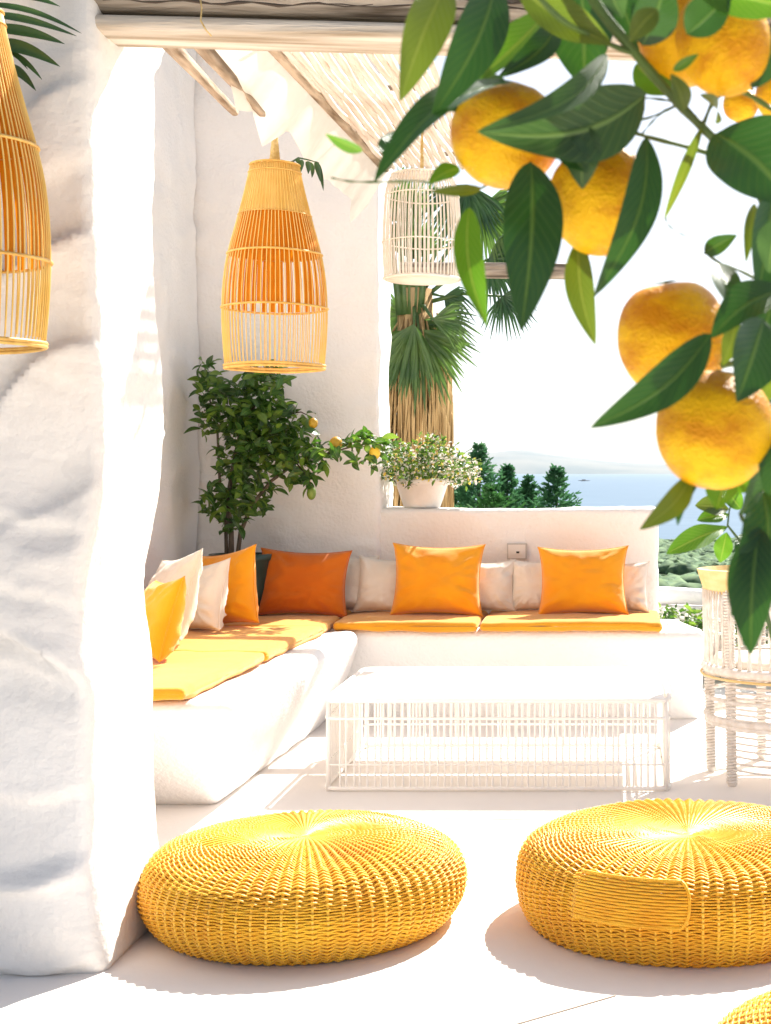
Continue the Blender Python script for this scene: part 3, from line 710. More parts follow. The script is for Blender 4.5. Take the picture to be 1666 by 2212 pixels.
# ------------------------------------------------------------------ lanterns
def lantern(label, loc, prof, Ns, rings, shade=None, liner=None, strips=None, cane='cane', hoop='cane_edge', rope=None, sock=None, bottom=None, rr=.0026, grp='pendant basket lanterns'):
    """prof: (z, r) from top down, loc = bottom centre"""
    t = thing('pendant_lantern', label, 'lantern', loc, 0, grp)
    zs = np.array([p[0] for p in prof]); rsd = np.array([p[1] for p in prof])
    o_ = np.argsort(zs)
    from numpy import interp
    zz = np.linspace(zs.max(), zs.min(), 40)
    rad0 = interp(zz, zs[o_], rsd[o_]); k = np.ones(7) / 7; pad = np.concatenate([np.linspace(rad0[0]*2-rad0[3], rad0[0], 4)[:3], rad0, np.linspace(rad0[-1], 2*rad0[-1]-rad0[-4], 4)[1:]]); rad1 = np.convolve(pad, k, 'valid')
    rf = lambda z: float(interp(z, zz[::-1], rad1[::-1]))
    mb = MB(); mb.tube([(rf(z), 0, z) for z in zz[::2]] , rr, 5); sl0 = mb.build('slat', M[cane], t)
    for i in range(1, Ns):
        inst('slat', sl0, t, Matrix.Rotation(2 * PI * (i + random.uniform(-.13, .13)) / Ns, 4, 'Z'))
    for z, r_ in rings:
        mb = MB(); R0 = rf(z) + .003; mb.tube([(R0 * math.cos(a), R0 * math.sin(a), z + .0015 * math.sin(a * 3)) for a in np.linspace(0, 2 * PI, 48, endpoint=False)], r_, 6, closed=True); mb.build('hoop', M[hoop], t)
    if shade:
        z0, z1 = shade; mb = MB(); mb.lathe([(rf(z) - .0045, z) for z in np.linspace(z0, z1, 8)], 48); mb.build('shade', M['orange_cane'], t)
    if liner:
        z0, z1 = liner; mb = MB(); mb.lathe([(rf(z) - .010, z) for z in np.linspace(z0, z1, 8)], 48); mb.build('liner', M[cane], t)
    if strips:
        z0, z1, n = strips; mb = MB(); V = []; Fc = []; zq = np.linspace(z0, z1, 8); hw = 2 * PI / n * .27
        for z in zq:
            for a in (-hw, 0, hw): V.append(((rf(z) - .007) * math.cos(a), (rf(z) - .007) * math.sin(a), z))
        for i in range(7):
            for j in range(2): Fc.append((i * 3 + j, i * 3 + j + 1, (i + 1) * 3 + j + 1, (i + 1) * 3 + j))
        s0 = mesh('cane_strip', V, Fc, M['orange_cane'], t)
        for i in range(1, n): inst('cane_strip', s0, t, Matrix.Rotation(2 * PI * (i + random.uniform(-.2, .2)) / n, 4, 'Z'))
    zt = zs.max()
    mb = MB(); mb.lathe([(.001, zt - .002), (rf(zt) - .004, zt - .002), (rf(zt) - .004, zt - .008), (.001, zt - .008)], 24); mb.build('top_disc', M[cane], t)
    if bottom: mb = MB(); mb.lathe([(.001, .004), (rf(0) - .004, .004), (rf(0) - .004, -.004), (.001, -.004)], 32); mb.build('bottom_disc', M['fabric'], t)
    if rope:
        h, rb, rt = rope; pl = MB()
        for ph in range(3):
            pts = []; rads = []
            for i in range(70):
                s = i / 69; rr_ = rb + (rt - rb) * min(1, s * 1.6); a = 2 * PI * (s * 7 + ph / 3)
                pts.append((rr_ * .55 * math.cos(a), rr_ * .55 * math.sin(a), zt + s * h)); rads.append(rr_ * .55)
            pl.tube(pts, rads, 6)
        pl.build('rope', M['jute'], t)
    if sock:
        mb = MB(); mb.tube([(0, 0, zt - .01), (0, 0, sock + .05)], .0025, 5); mb.lathe([(.001, sock + .05), (.016, sock + .045), (.018, sock), (.001, sock)], 12); mb.build('bulb_socket', M['dark'], t)
    return t
k = 5.9 / F
pz = lambda y: (797 - y) * k
profA = [(pz(355), 51 * k), (pz(372), 54 * k), (pz(400), 60 * k), (pz(465), 76 * k), (pz(550), 100 * k), (pz(600), 108 * k), (pz(665), 112 * k), (pz(730), 110 * k), (pz(797), 104 * k)]
lantern('large cane basket lantern with orange band hanging above the corner tree', P(594, 797, 5.9), profA, 66,
        [(pz(357), .004), (pz(374), .0025), (pz(466), .0022), (pz(550), .0045), (pz(666), .0045), (pz(790), .006), (pz(796), .006)],
        (pz(466), pz(550)), (pz(357), pz(464)), (pz(552), pz(664), 34), rope=(.165, .022, .012), sock=pz(530), rr=.0020)
k2 = 3.3 / F; sc = 730 / 442
profB = [((z / k) * sc * k2, (r / k) * sc * k2) for z, r in profA]
f_ = lambda y: (797 - y) * sc * k2
lantern('cane basket lantern cut by the left picture edge, in front of the pillar', P(-87, 748, 3.3), profB, 80,
        [(f_(357), .003), (f_(374), .002), (f_(533), .004), (f_(684), .004), (f_(792), .005), (f_(796), .005)], (f_(370), f_(533)), None, (f_(535), f_(684), 32), rope=(.14, .018, .010), sock=f_(540), rr=.0019)
k3 = 6.2 / F
lantern('whitewashed cane lantern under the reed ceiling, in front of the palm', P(912, 605, 6.2), [(228 * k3, 62 * k3), (205 * k3, 76 * k3), (150 * k3, 81 * k3), (80 * k3, 84 * k3), (0, 80 * k3)], 54,
        [(226 * k3, .004), (180 * k3, .003), (80 * k3, .003), (2 * k3, .006)], cane='cane_white', hoop='cane_white', rope=(.30, .008, .005), bottom=True, rr=.0028)
# cord from left lantern up
# ------------------------------------------------------------------ leaves
def leaf(mbx, base, tip, w_, nrm=None, bend=0., side=0., fold=.25, n=12, c=6, shape=1.0, wave=0.):
    base = Vector(base); tip = Vector(tip); ax = tip - base; L = ax.length; t = ax.normalized()
    nv = Vector(nrm) if nrm is not None else Vector((0, -1, .25))
    nv = (nv - t * nv.dot(t)).normalized(); sx = t.cross(nv).normalized()
    V = []; uv = []
    for i in range(n + 1):
        s = i / n; ww = w_ * .5 * (math.sin(PI * min(1, s ** (.82 * shape))) ** .85) * (1 if s > .04 else .4) + .0004
        cc = base + t * (L * s) + nv * (bend * L * math.sin(PI * s)) + sx * (side * L * math.sin(PI * s))
        for j in range(c + 1):
            u = j / c * 2 - 1
            V.append(cc + sx * (u * ww) + nv * (fold * ww * abs(u) ** 1.3 + wave * w_ * math.sin(s * 14 + u * 2) * abs(u)))
            uv.append((j / c, s))
    Fc = [(i * (c + 1) + j, i * (c + 1) + j + 1, (i + 1) * (c + 1) + j + 1, (i + 1) * (c + 1) + j) for i in range(n) for j in range(c)]
    mbx.add(V, Fc, uv)

# --- foreground orange tree branch
ct = thing('orange_tree', 'blurred orange tree branch with ripe fruit and leaves filling the upper right foreground', 'tree', (0, 0, 0))
def twig(pts, r0, r1, m='stem', n=7, sub=5):
    pts = [Vector(p) for p in pts]; q = []
    for i in range(len(pts) - 1):
        p0 = pts[max(0, i - 1)]; p1 = pts[i]; p2 = pts[i + 1]; p3 = pts[min(len(pts) - 1, i + 2)]
        for s in range(sub):
            u = s / sub; q.append(.5 * ((2 * p1) + (p2 - p0) * u + (2 * p0 - 5 * p1 + 4 * p2 - p3) * u * u + (3 * p1 - p0 - 3 * p2 + p3) * u ** 3))
    q.append(pts[-1]); mb = MB(); mb.tube(q, [r0 + (r1 - r0) * i / (len(q) - 1) + .0003 * math.sin(i * 1.7) for i in range(len(q))], n)
    return mb.build('branch', M[m], ct)
twig([P(1230, -120, 1.06), P(1283, 0, 1.06), P(1373, 115, 1.07), P(1463, 220, 1.08), P(1533, 290, 1.085), P(1600, 360, 1.09), P(1660, 470, 1.10), P(1675, 640, 1.10), P(1640, 760, 1.10), P(1560, 790, 1.12)], .0042, .0026)
twig([P(1590, 350, 1.09), P(1500, 322, 1.09), P(1390, 293, 1.09), P(1290, 262, 1.09), P(1213, 240, 1.09)], .0022, .0014)
twig([P(1213, 240, 1.09), P(1120, 330, 1.15), P(1043, 405, 1.15), P(960, 412, 1.14), P(918, 392, 1.12), P(830, 393, 1.10), P(760, 392, 1.10), P(716, 384, 1.10)], .0013, .0006)
twig([P(1120, -60, 1.02), P(1210, 40, 1.03), P(1310, 92, 1.06), P(1375, 118, 1.07)], .0020, .0022)
twig([P(1700, 260, 1.1), P(1640, 218, 1.1), P(1590, 195, 1.1), P(1545, 215, 1.09), P(1520, 268, 1.085)], .0022, .0014)
twig([P(1370, 210, 1.10), P(1430, 215, 1.10), P(1470, 225, 1.09)], .0008, .0010)
twig([P(1345, 262, 1.10), P(1400, 255, 1.10), P(1465, 226, 1.09)], .0008, .0010)
twig([P(1385, 292, 1.09), P(1410, 262, 1.09), P(1440, 235, 1.09)], .0006, .0008)
twig([P(1300, 315, 1.085), P(1302, 290, 1.085), P(1300, 268, 1.085)], .0016, .0014)
twig([P(1700, 620, 1.12), P(1640, 690, 1.12), P(1575, 745, 1.12), P(1540, 790, 1.13)], .002, .0016)
twig([P(1700, 830, 1.12), P(1660, 960, 1.12), P(1640, 1060, 1.12), P(1600, 1110, 1.1), P(1640, 1160, 1.08)], .0024, .0012)
twig([P(1640, 1050, 1.12), P(1560, 1030, 1.12), P(1495, 1035, 1.11)], .0012, .0008)
twig([P(1700, 640, 1.12), P(1610, 590, 1.12), P(1560, 570, 1.13), P(1522, 546, 1.14)], .0014, .0009)
twig([P(1437, 470, 1.10), P(1450, 492, 1.10), P(1485, 512, 1.10)], .0006, .0003)

def fruit(px, py, r, d, sx=1, sz=1, seed=0, stem=True, lab=None):
    c = P(px, py, d); rad = r * d / F; nu, nv = 40, 26; V = []
    for i in range(nv + 1):
        ph = PI * i / nv
        for j in range(nu):
            a = 2 * PI * j / nu; V.append((math.sin(ph) * math.cos(a), math.sin(ph) * math.sin(a), math.cos(ph)))
    V = np.array(V); top = np.exp(-((1 - V[:, 2]) / .10)); bot = np.exp(-((1 + V[:, 2]) / .03))
    rr = rad * (1 - .16 * top - .05 * bot + .018 * fbm(V, 1.6, 2, seed) + .012 * fbm(V, 5, 2, seed + 2))
    V = V * rr[:, None] * np.array([sx, sx, sz])
    Fc = [(i * nu + j, (i + 1) * nu + j, (i + 1) * nu + (j + 1) % nu, i * nu + (j + 1) % nu) for i in range(nv) for j in range(nu)]
    o = mesh('orange', V, Fc, M['rind'], ct); o.location = c
    o.rotation_euler = (R(random.uniform(-18, 18)), R(random.uniform(-18, 18)), random.random() * 6)
    mb = MB(); zt = rad * sz * .86
    for q in range(5):
        a = 2 * PI * q / 5; leaf(mb, (0, 0, zt), (.011 * math.cos(a), .011 * math.sin(a), zt + .0015), .008, (0, 0, 1), n=3, c=2)
    mb.build('calyx', M['stem'], o)
    return o
fruit(1093, 290, 119, 1.10, seed=1); fruit(1301, 432, 117, 1.08, 1, 1.04, 2)
fruit(1490, 66, 116, 1.10, 1, 1.03, 3); fruit(1562, 88, 104, 1.05, .98, 1.18, 4)
fruit(1455, 730, 124, 1.14, .97, 1.1, 5); fruit(1545, 925, 128, 1.04, 1, 1.06, 6)
fruit(1686, 208, 54, 1.3, 1, 1, 7); fruit(1600, 226, 38, 1.5, 1, 1, 8)

def L_(x0, y0, x1, y1, w_, d0, d1, m='leaf', bend=.05, side=0., fold=.3, nrm=(0, -1, .25), shape=1.0, wave=.012, n=22, c=10):
    mb = MB(); leaf(mb, P(x0, y0, d0), P(x1, y1, d1), 1.14 * w_ * (d0 + d1) / 2 / F, nrm, bend, side, fold, n, c, shape, wave)
    return mb.build('leaf', M[m], ct, uv=True)
LV = [ # base x,y, tip x,y, width, d0,d1, mat, bend, side
 (968, -40, 864, 218, 84, 1.02, .98, 'leaf_olive', .05, .05), (1072, -40, 934, 252, 92, 1.03, .99, 'leaf', .05, -.04), (1192, 18, 990, 205, 74, 1.10, 1.06, 'leaf_lit', .04, -.08),
 (1206, 45, 1076, 168, 52, 1.08, 1.05, 'leaf', .05, -.12), (1256, -40, 1262, 190, 128, 1.12, 1.12, 'leaf', .03, 0), (1118, -30, 1322, 96, 78, 1.04, 1.05, 'leaf_olive', .04, .04),
 (1312, 118, 1030, 285, 58, 1.03, .97, 'leaf_pale', .05, -.16), (1396, 205, 1036, 286, 135, 1.04, .98, 'leaf_pale', .06, -.14), (1106, 176, 808, 394, 84, 1.05, .96, 'leaf', .05, .02),
 (1090, 172, 940, 235, 60, 1.12, 1.08, 'leaf', .04, -.05), (782, 328, 704, 289, 27, 1.08, 1.05, 'leaf_lit', .05, .05), (848, 352, 852, 283, 52, 1.06, 1.08, 'leaf', .04, 0),
 (992, 362, 926, 396, 34, 1.10, 1.08, 'leaf_lit', .04, 0), (1040, 408, 930, 414, 20, 1.10, 1.08, 'leaf_olive', .04, 0), (1148, 350, 1126, 714, 112, 1.06, 1.02, 'leaf', .04, -.03), (1014, 448, 1052, 705, 56, 1.08, 1.05, 'leaf_lit', .05, .08),
 (1398, 296, 1284, 640, 68, 1.03, 1.00, 'leaf', .05, -.09), (1250, 520, 1286, 744, 54, 1.10, 1.07, 'leaf_olive', .04, .06), (1250, 262, 1258, 408, 74, 1.01, 1.01, 'leaf_pale', .05, 0), (1212, 300, 1268, 372, 62, 1.0, 1.0, 'leaf', .06, .08),
 (1340, 232, 1300, 320, 60, 1.08, 1.02, 'leaf', .05, 0), (1330, 215, 1200, 262, 54, 1.12, 1.10, 'leaf_olive', .04, .0), (1545, 288, 1720, 452, 178, 1.02, 1.0, 'leaf', .05, -.02), (1517, 275, 1436, 472, 22, 1.08, 1.10, 'leaf_olive', .04, -.04),
 (1388, 98, 1440, -60, 84, 1.03, 1.0, 'leaf', .05, .03), (1484, 74, 1580, -20, 78, .98, .97, 'leaf', .05, .05), (1500, -30, 1720, 22, 84, .97, .98, 'leaf_lit', .05, .0), (1624, 190, 1690, 40, 60, 1.04, 1.06, 'leaf', .05, 0),
 (1372, 140, 1450, 205, 66, 1.10, 1.10, 'leaf_lit', .04, 0), (1455, 152, 1508, 117, 17, .99, .98, 'leaf_lit', .05, 0), (1478, 240, 1450, 160, 40, 1.0, .99, 'leaf_olive', .05, 0), (1545, 265, 1512, 205, 34, 1.08, 1.02, 'leaf_olive', .05, 0),
 (1536, 722, 1277, 924, 78, 1.00, .96, 'leaf', .06, -.06), (1650, 690, 1592, 868, 110, 1.00, .97, 'leaf', .05, .02), (1548, 568, 1592, 684, 62, 1.08, 1.05, 'leaf', .05, .05), (1700, 625, 1536, 730, 84, 1.02, 1.00, 'leaf', .05, .05),
 (1522, 546, 1592, 508, 34, 1.14, 1.12, 'leaf', .05, 0), (1672, 410, 1636, 650, 80, 1.05, 1.02, 'leaf', .05, 0), (1630, 440, 1612, 566, 22, 1.07, 1.04, 'leaf_olive', .05, 0), (1680, 560, 1640, 760, 90, 1.06, 1.03, 'leaf', .05, 0),
 (1492, 1032, 1383, 1144, 46, 1.05, 1.02, 'leaf_olive', .05, -.07), (1508, 1040, 1464, 1134, 24, 1.06, 1.05, 'leaf', .05, .05), (1568, 1040, 1548, 1100, 60, 1.12, 1.10, 'leaf_lit', .05, 0),
 (1648, 1060, 1580, 1330, 98, 1.02, .99, 'leaf', .06, -.14), (1640, 1140, 1622, 1414, 92, 1.00, .97, 'leaf', .06, .02), (1700, 990, 1600, 1110, 84, 1.10, 1.08, 'leaf', .05, 0), (1690, 1080, 1640, 1190, 60, 1.14, 1.10, 'leaf_lit', .05, 0),
 (1710, 850, 1655, 1010, 90, 1.10, 1.06, 'leaf', .05, 0), (1640, 1020, 1570, 1062, 44, 1.12, 1.12, 'leaf_lit', .05, 0), (1700, 1150, 1660, 1240, 60, 1.16, 1.14, 'leaf', .05, 0), (1330, -50, 1382, 110, 80, 1.14, 1.12, 'leaf', .04, 0),
 (1440, -60, 1400, 60, 70, 1.16, 1.14, 'leaf_lit', .04, 0), (1180, -60, 1220, 60, 80, 1.15, 1.14, 'leaf', .04, 0), (1590, 690, 1560, 790, 40, 1.05, 1.04, 'leaf_olive', .04, 0),
 (1700, 150, 1610, 60, 50, 1.14, 1.13, 'leaf', .06, .06), (1300, -60, 1345, 40, 60, 1.0, 1.0, 'leaf_pale', .08, .05), (1688, 330, 1640, 420, 70, 1.13, 1.12, 'leaf_olive', .06, .03), (1690, 470, 1662, 590, 60, 1.0, 1.0, 'leaf_pale', .08, .03),
 (1700, 760, 1668, 880, 70, 1.14, 1.14, 'leaf_olive', .06, .05), (1020, 300, 1060, 262, 30, 1.12, 1.12, 'leaf_lit', .06, .05), (1420, 20, 1360, 90, 44, .99, .99, 'leaf_olive', .08, .05), (1700, 930, 1660, 1080, 80, 1.04, 1.02, 'leaf', .08, -.05)]
for a in LV:
    L_(*a[:5], a[5], a[6], a[7], a[8] + random.uniform(-.02, .06), a[9] + random.uniform(-.02, .02), wave=random.uniform(.005, .03), nrm=(random.uniform(-.5, .5), -1, random.uniform(-.2, .6)))
# the lower sprig further back with young rounded leaves
sg = thing('citrus_sapling', 'young citrus sprig with round yellow-green leaves left of the two hanging dark leaves', 'plant', (0, 0, 0))
def sgl(x0, y0, x1, y1, w_, d0, d1, m, shape=1.0, bend=.06, nrm=(0, -1, .5)):
    mb = MB(); leaf(mb, P(x0, y0, d0), P(x1, y1, d1), w_ * d0 / F, nrm, bend, 0, .3, 18, 8, shape, .03); return mb.build('leaf', M[m], sg, uv=True)
sgl(1572, 1138, 1440, 1196, 52, 2.0, 1.95, 'leaf_lit', 1.4); sgl(1574, 1100, 1502, 1092, 46, 2.0, 1.98, 'leaf_olive', 1.3); sgl(1575, 1112, 1506, 1124, 36, 2.0, 1.97, 'leaf_lit', 1.4)
sgl(1570, 1150, 1556, 1215, 40, 2.0, 2.0, 'leaf_lit', 1.2); sgl(1600, 1100, 1560, 1050, 40, 2.0, 2.0, 'leaf_lit', 1.0); sgl(1620, 1150, 1600, 1230, 50, 2.05, 2.0, 'leaf', 1.0); sgl(1640, 1120, 1690, 1200, 60, 2.05, 2.0, 'leaf', 1.0)
mb = MB(); mb.tube([P(1760, 1900, 2.1), P(1700, 1500, 2.1), P(1640, 1260, 2.05), P(1600, 1170, 2.0), P(1572, 1135, 2.0), P(1576, 1100, 2.0), P(1598, 1060, 2.0)], [.006, .005, .003, .0022, .0016, .0012, .0008], 6); mb.build('stem', M['stem'], sg)

# ------------------------------------------------------------------ palm frond pieces near the lanterns
def frondlets(label, items, d, m, loc):
    t = thing('palm_frond', label, 'palm frond', (0, 0, 0), 0)
    for (x0, y0, x1, y1, w_) in items:
        mb = MB(); leaf(mb, P(x0, y0, d), P(x1, y1, d + random.uniform(-.05, .03)), w_ * d / F, (0, -1, .3), random.uniform(-.03, .06), random.uniform(-.08, -.02), .35, 12, 4, .8); mb.build('leaflet', M[m], t, uv=True)
    return t
t = frondlets('dark glossy palm frond hanging into the top left corner behind the basket lantern',
          [(-40, -12, 130, 14, 22), (-40, 8, 176, 72, 14), (-30, 30, 166, 78, 18), (-30, 60, 140, 95, 26), (-30, 95, 130, 144, 32), (20, 110, 91, 172, 12), (10, 140, 78, 196, 20), (-60, 40, 60, 150, 18), (-60, -20, 90, -4, 16)], 3.47, 'palm_dark', None)
mb = MB(); mb.tube([P(-160, -120, 3.5), P(-80, -30, 3.5), (P(-40, 10, 3.48)), P(-30, 60, 3.48), P(-25, 100, 3.48), P(10, 140, 3.47)], [.008, .006, .005, .004, .003, .002], 6); mb.build('rachis', M['palm_dark'], t)
t = frondlets('small dark palm frond tip drooping right of the hanging basket lantern top',
          [(640, 343, 652, 362, 10), (652, 345, 650, 372, 11), (664, 348, 666, 376, 12), (672, 350, 674, 384, 10), (682, 348, 692, 392, 12), (688, 352, 699, 412, 9)], 6.1, 'palm_dark', None)
mb = MB(); mb.tube([P(627, 352, 6.15), P(645, 341, 6.12), P(665, 345, 6.1), P(690, 352, 6.1)], [.004, .004, .003, .002], 6); mb.build('rachis', M['palm_dark'], t)

# ------------------------------------------------------------------ generic leaf cloud (bush / tree)
def leaf_mesh(name, L, w_, m, fold=.35):
    mb = MB(); leaf(mb, (0, 0, 0), (0, L, 0), w_, (0, 0, 1), .10, 0, fold, 6, 2, 1.1); me = bpy.data.meshes.new(name)
    me.from_pydata(mb.V, [], mb.F); l = me.uv_layers.new(name='UVMap'); li = np.zeros(len(me.loops), np.int32); me.loops.foreach_get('vertex_index', li)
    l.data.foreach_set('uv', np.array(mb.uv, np.float32)[li].ravel()); me.materials.append(m); me.polygons.foreach_set('use_smooth', [True] * len(me.polygons)); return me
def rand_rot(rnd, up=.5):
    d = Vector((rnd.gauss(0, 1), rnd.gauss(0, 1), rnd.gauss(0, .7) + .1)).normalized(); q = d.to_track_quat('Y', 'Z').to_matrix().to_4x4()
    return q @ Matrix.Rotation(rnd.uniform(-1.2, 1.2), 4, 'Y')
rnd = random.Random(11)
tr = thing('corner_tree', 'dark leafy citrus tree in a pot in the bench corner with small fruits', 'tree', (-1.95, 7.72, .45))
base = Vector((-1.95, 7.72, .45))
def rel(v): return v - base
# pot
mb = MB(); mb.lathe([(.001, .0), (.11, .0), (.135, .05), (.15, .20), (.155, .33), (.165, .34), (.165, .37), (.14, .37), (.135, .33), (.001, .33)], 28); mb.build('pot', M['pot_dark'], tr)
tp = [(500, 1215), (500, 1150), (492, 1080), (505, 1000), (520, 930), (560, 860), (585, 800)]
def tw(pts, r0, r1, nm='trunk'):
    q = [rel(p) for p in pts]; mb = MB(); mb.tube(q, [r0 + (r1 - r0) * i / (len(q) - 1) for i in range(len(q))], 7); mb.build(nm, M['bark'], tr)
tw([P(x, y, 7.72) for x, y in tp], .016, .005); tw([P(512, 1215, 7.70), P(520, 1150, 7.68), P(545, 1090, 7.66), P(585, 1040, 7.66), P(640, 1000, 7.68), P(690, 985, 7.7), P(760, 965, 7.75), P(840, 950, 7.8)], .013, .003)
tw([P(490, 1215, 7.74), P(488, 1120, 7.75), P(475, 1040, 7.75), P(470, 930, 7.75), P(450, 850, 7.75), P(443, 795, 7.75)], .011, .003)
tw([P(520, 930, 7.72), P(590, 900, 7.7), P(650, 890, 7.68), P(676, 902, 7.66)], .006, .002, 'branch'); tw([P(640, 1000, 7.68), P(665, 1030, 7.66), P(673, 1052, 7.65)], .004, .002, 'branch')
blobs = [ # x,y,rx,ry,count
 (445, 790, 10, 14, 10), (455, 835, 26, 34, 60), (452, 905, 24, 40, 60), (500, 870, 40, 44, 110), (560, 850, 50, 50, 150), (585, 815, 34, 22, 60), (545, 915, 56, 46, 170), (600, 900, 44, 44, 110),
 (515, 970, 44, 50, 140), (575, 975, 56, 44, 150), (630, 960, 34, 46, 90), (530, 1035, 46, 46, 130), (470, 1085, 34, 34, 70), (505, 1105, 34, 34, 70), (560, 1070, 34, 30, 50), (545, 1100, 26, 20, 26),
 (660, 985, 46, 30, 90), (700, 980, 34, 20, 50), (640, 1030, 34, 16, 34), (668, 1035, 16, 20, 20), (500, 1135, 22, 16, 20), (655, 900, 16, 10, 12), (760, 960, 30, 10, 30), (800, 950, 34, 13, 40), (790, 1003, 34, 8, 22), (830, 965, 30, 16, 40)]
cand = []
for x, y, rx, ry, cnt in blobs:
    for _ in range(int(cnt * .82)):
        while True:
            u, v = rnd.uniform(-1, 1), rnd.uniform(-1, 1)
            if u * u + v * v < 1: break
        dd = 7.70 + rnd.uniform(-.18, .16) * min(1, rx / 30)
        cand.append((P(x + u * rx, y + v * ry, dd), rand_rot(rnd), rnd.uniform(.65, 1.25), rnd.random() < .30))
cand.sort(key=lambda c: c[0].y - .05 * c[2])
lm1 = leaf_mesh('leaf', .078, .034, M['bush_leaf']); lm2 = leaf_mesh('leaf', .078, .034, M['bush_leaf2'])
big = cand[:290]; rest = cand[290:]
for p, q, s, y_ in big: inst('leaf', lm2 if y_ else lm1, tr, Matrix.Translation(rel(p)) @ q @ Matrix.Scale(s, 4))
def cloud(name, items, me_, m, parent, off=Vector((0, 0, 0)), kind='stuff'):
    vs_ = np.array([v.co[:] for v in me_.vertices]); fs = [tuple(p.vertices) for p in me_.polygons]
    li = np.zeros(len(me_.loops), np.int32); me_.loops.foreach_get('vertex_index', li); uvv = np.zeros(len(me_.loops) * 2, np.float32); me_.uv_layers[0].data.foreach_get('uv', uvv); uvv = uvv.reshape(-1, 2)
    vu = np.zeros((len(vs_), 2), np.float32); vu[li] = uvv
    V = []; Fc = []; U = []
    for i, (p, q, s) in enumerate(items):
        mm = np.array(q.to_3x3()) * s; V.append(vs_ @ mm.T + np.array(p - off)); b = i * len(vs_); Fc += [tuple(j + b for j in f) for f in fs]; U.append(vu)
    if not V: return
    o = mesh(name, np.concatenate(V), Fc, m, parent, True, np.concatenate(U)); 
    if kind: o['kind'] = kind
    return o
cloud('foliage', [(p, q, s) for p, q, s, y_ in rest if not y_], lm1, M['bush_leaf'], tr, base)
cloud('foliage', [(p, q, s) for p, q, s, y_ in rest if y_], lm2, M['bush_leaf2'], tr, base)
M['lemon_g'] = mat('green_fruit_rind', (.06, .14, .02), .45, (.16, .22, .03), 20, .2, 200); M['lemon_y'] = mat('ripening_fruit_rind', (.55, .28, .015), .45, (.40, .26, .02), 12, .2, 200)
M['lemon_b'] = mat('yellow_fruit_rind', (.8, .45, .02), .45, (.84, .55, .05), 12, .2, 200)
for x, y, r, m, sz in ((677, 914, 10, 'lemon_y', 1.15), (726, 957, 14, 'lemon_y', 1), (810, 978, 12, 'lemon_b', 1.25), (673, 1065, 10, 'lemon_g', 1.5), (641, 1022, 5, 'burnt', 1)):
    mb = MB(); rad = r * 7.6 / F; mb.lathe([(max(.0004, rad * math.sin(a)), rad * sz * math.cos(a)) for a in np.linspace(PI, 0, 14)], 18); o = mb.build('fruit', M[m], tr); o.location = rel(P(x, y, 7.6))

# flower pot on the low wall
fp = thing('flower_pot', 'white clay pot of variegated flowering shrub on the low wall before the palm', 'potted plant', (-1.08, 8.27, 1.047))
mb = MB(); mb.lathe([(.001, 0), (.098, 0), (.104, .012), (.142, .125), (.158, .130), (.162, .155), (.158, .160), (.146, .158), (.140, .135), (.001, .133)], 32); mb.build('pot', M['pot'], fp)
rn2 = random.Random(5); b2 = Vector((-1.08, 8.27, 1.047)); lm3 = leaf_mesh('leaf', .036, .015, M['bush_leaf2']); lm4 = leaf_mesh('petal', .022, .014, M['flower']); lm5 = leaf_mesh('leaf', .036, .015, M['bush_leaf']); lm6 = leaf_mesh('petal', .026, .016, M['flower_y'])
it = [[], [], [], []]
for i in range(2300):
    a = rn2.uniform(0, 2 * PI); rr = rn2.random() ** .5; x = rr * .31 * math.cos(a) + .02; yy = rr * .2 * math.sin(a); z = .17 + rn2.random() * .235 * (1 - .65 * rr ** 2.2) - .05 * rr * rr + (.02 * math.sin(x * 25))
    p = b2 + Vector((x, yy, z)); k_ = rn2.random(); j = 0 if k_ < .36 else 1 if k_ < .62 else 2 if k_ < .91 else 3
    if x > .12 and rn2.random() < .35: j = 2
    it[j].append((p, rand_rot(rn2), rn2.uniform(.6, 1.2)))
for stemx in ((.13, .40), (.20, .36), (.28, .33), (.33, .27), (-.30, .30), (-.25, .33), (-.12, .38), (.05, .385)):
    mb = MB(); mb.tube([(0, 0, .13), (stemx[0] * .5, 0, .25), (stemx[0], -.02, stemx[1])], [.004, .003, .0015], 5); mb.build('stem', M['stem'], fp)
    for q in range(14): it[0].append((b2 + Vector((stemx[0] * (1 - q * .02), -.02, stemx[1] - q * .008)), rand_rot(rn2), .6))
cloud('foliage', it[0], lm3, M['bush_leaf2'], fp, b2); cloud('foliage', it[1], lm5, M['bush_leaf'], fp, b2); cloud('blossom', it[2], lm4, M['flower'], fp, b2); cloud('blossom', it[3], lm6, M['flower_y'], fp, b2)

# bed in front of the garden wall
rn3 = random.Random(9); items = [[], [], []]
for i in range(2400):
    xx = .26 + 1.6 * rn3.random() ** 1.4; c = Vector((xx, 9.156 - xx * .271 - .20 + rn3.uniform(-.14, .08), rn3.uniform(.05, .43)))
    items[0 if rn3.random() < .45 else 1 if rn3.random() < .55 else 2].append((c, rand_rot(rn3), rn3.uniform(.9, 1.9)))
bd = thing('garden_bed', 'low variegated hedge growing in front of the garden wall coping', 'hedge', (.9, 8.75, 0))
b3 = Vector((.9, 8.75, 0))
cloud('foliage', items[0], lm5, M['bush_leaf'], bd, b3); cloud('foliage', items[1], lm3, M['bush_leaf2'], bd, b3); cloud('blossom', items[2], lm4, M['flower'], bd, b3)

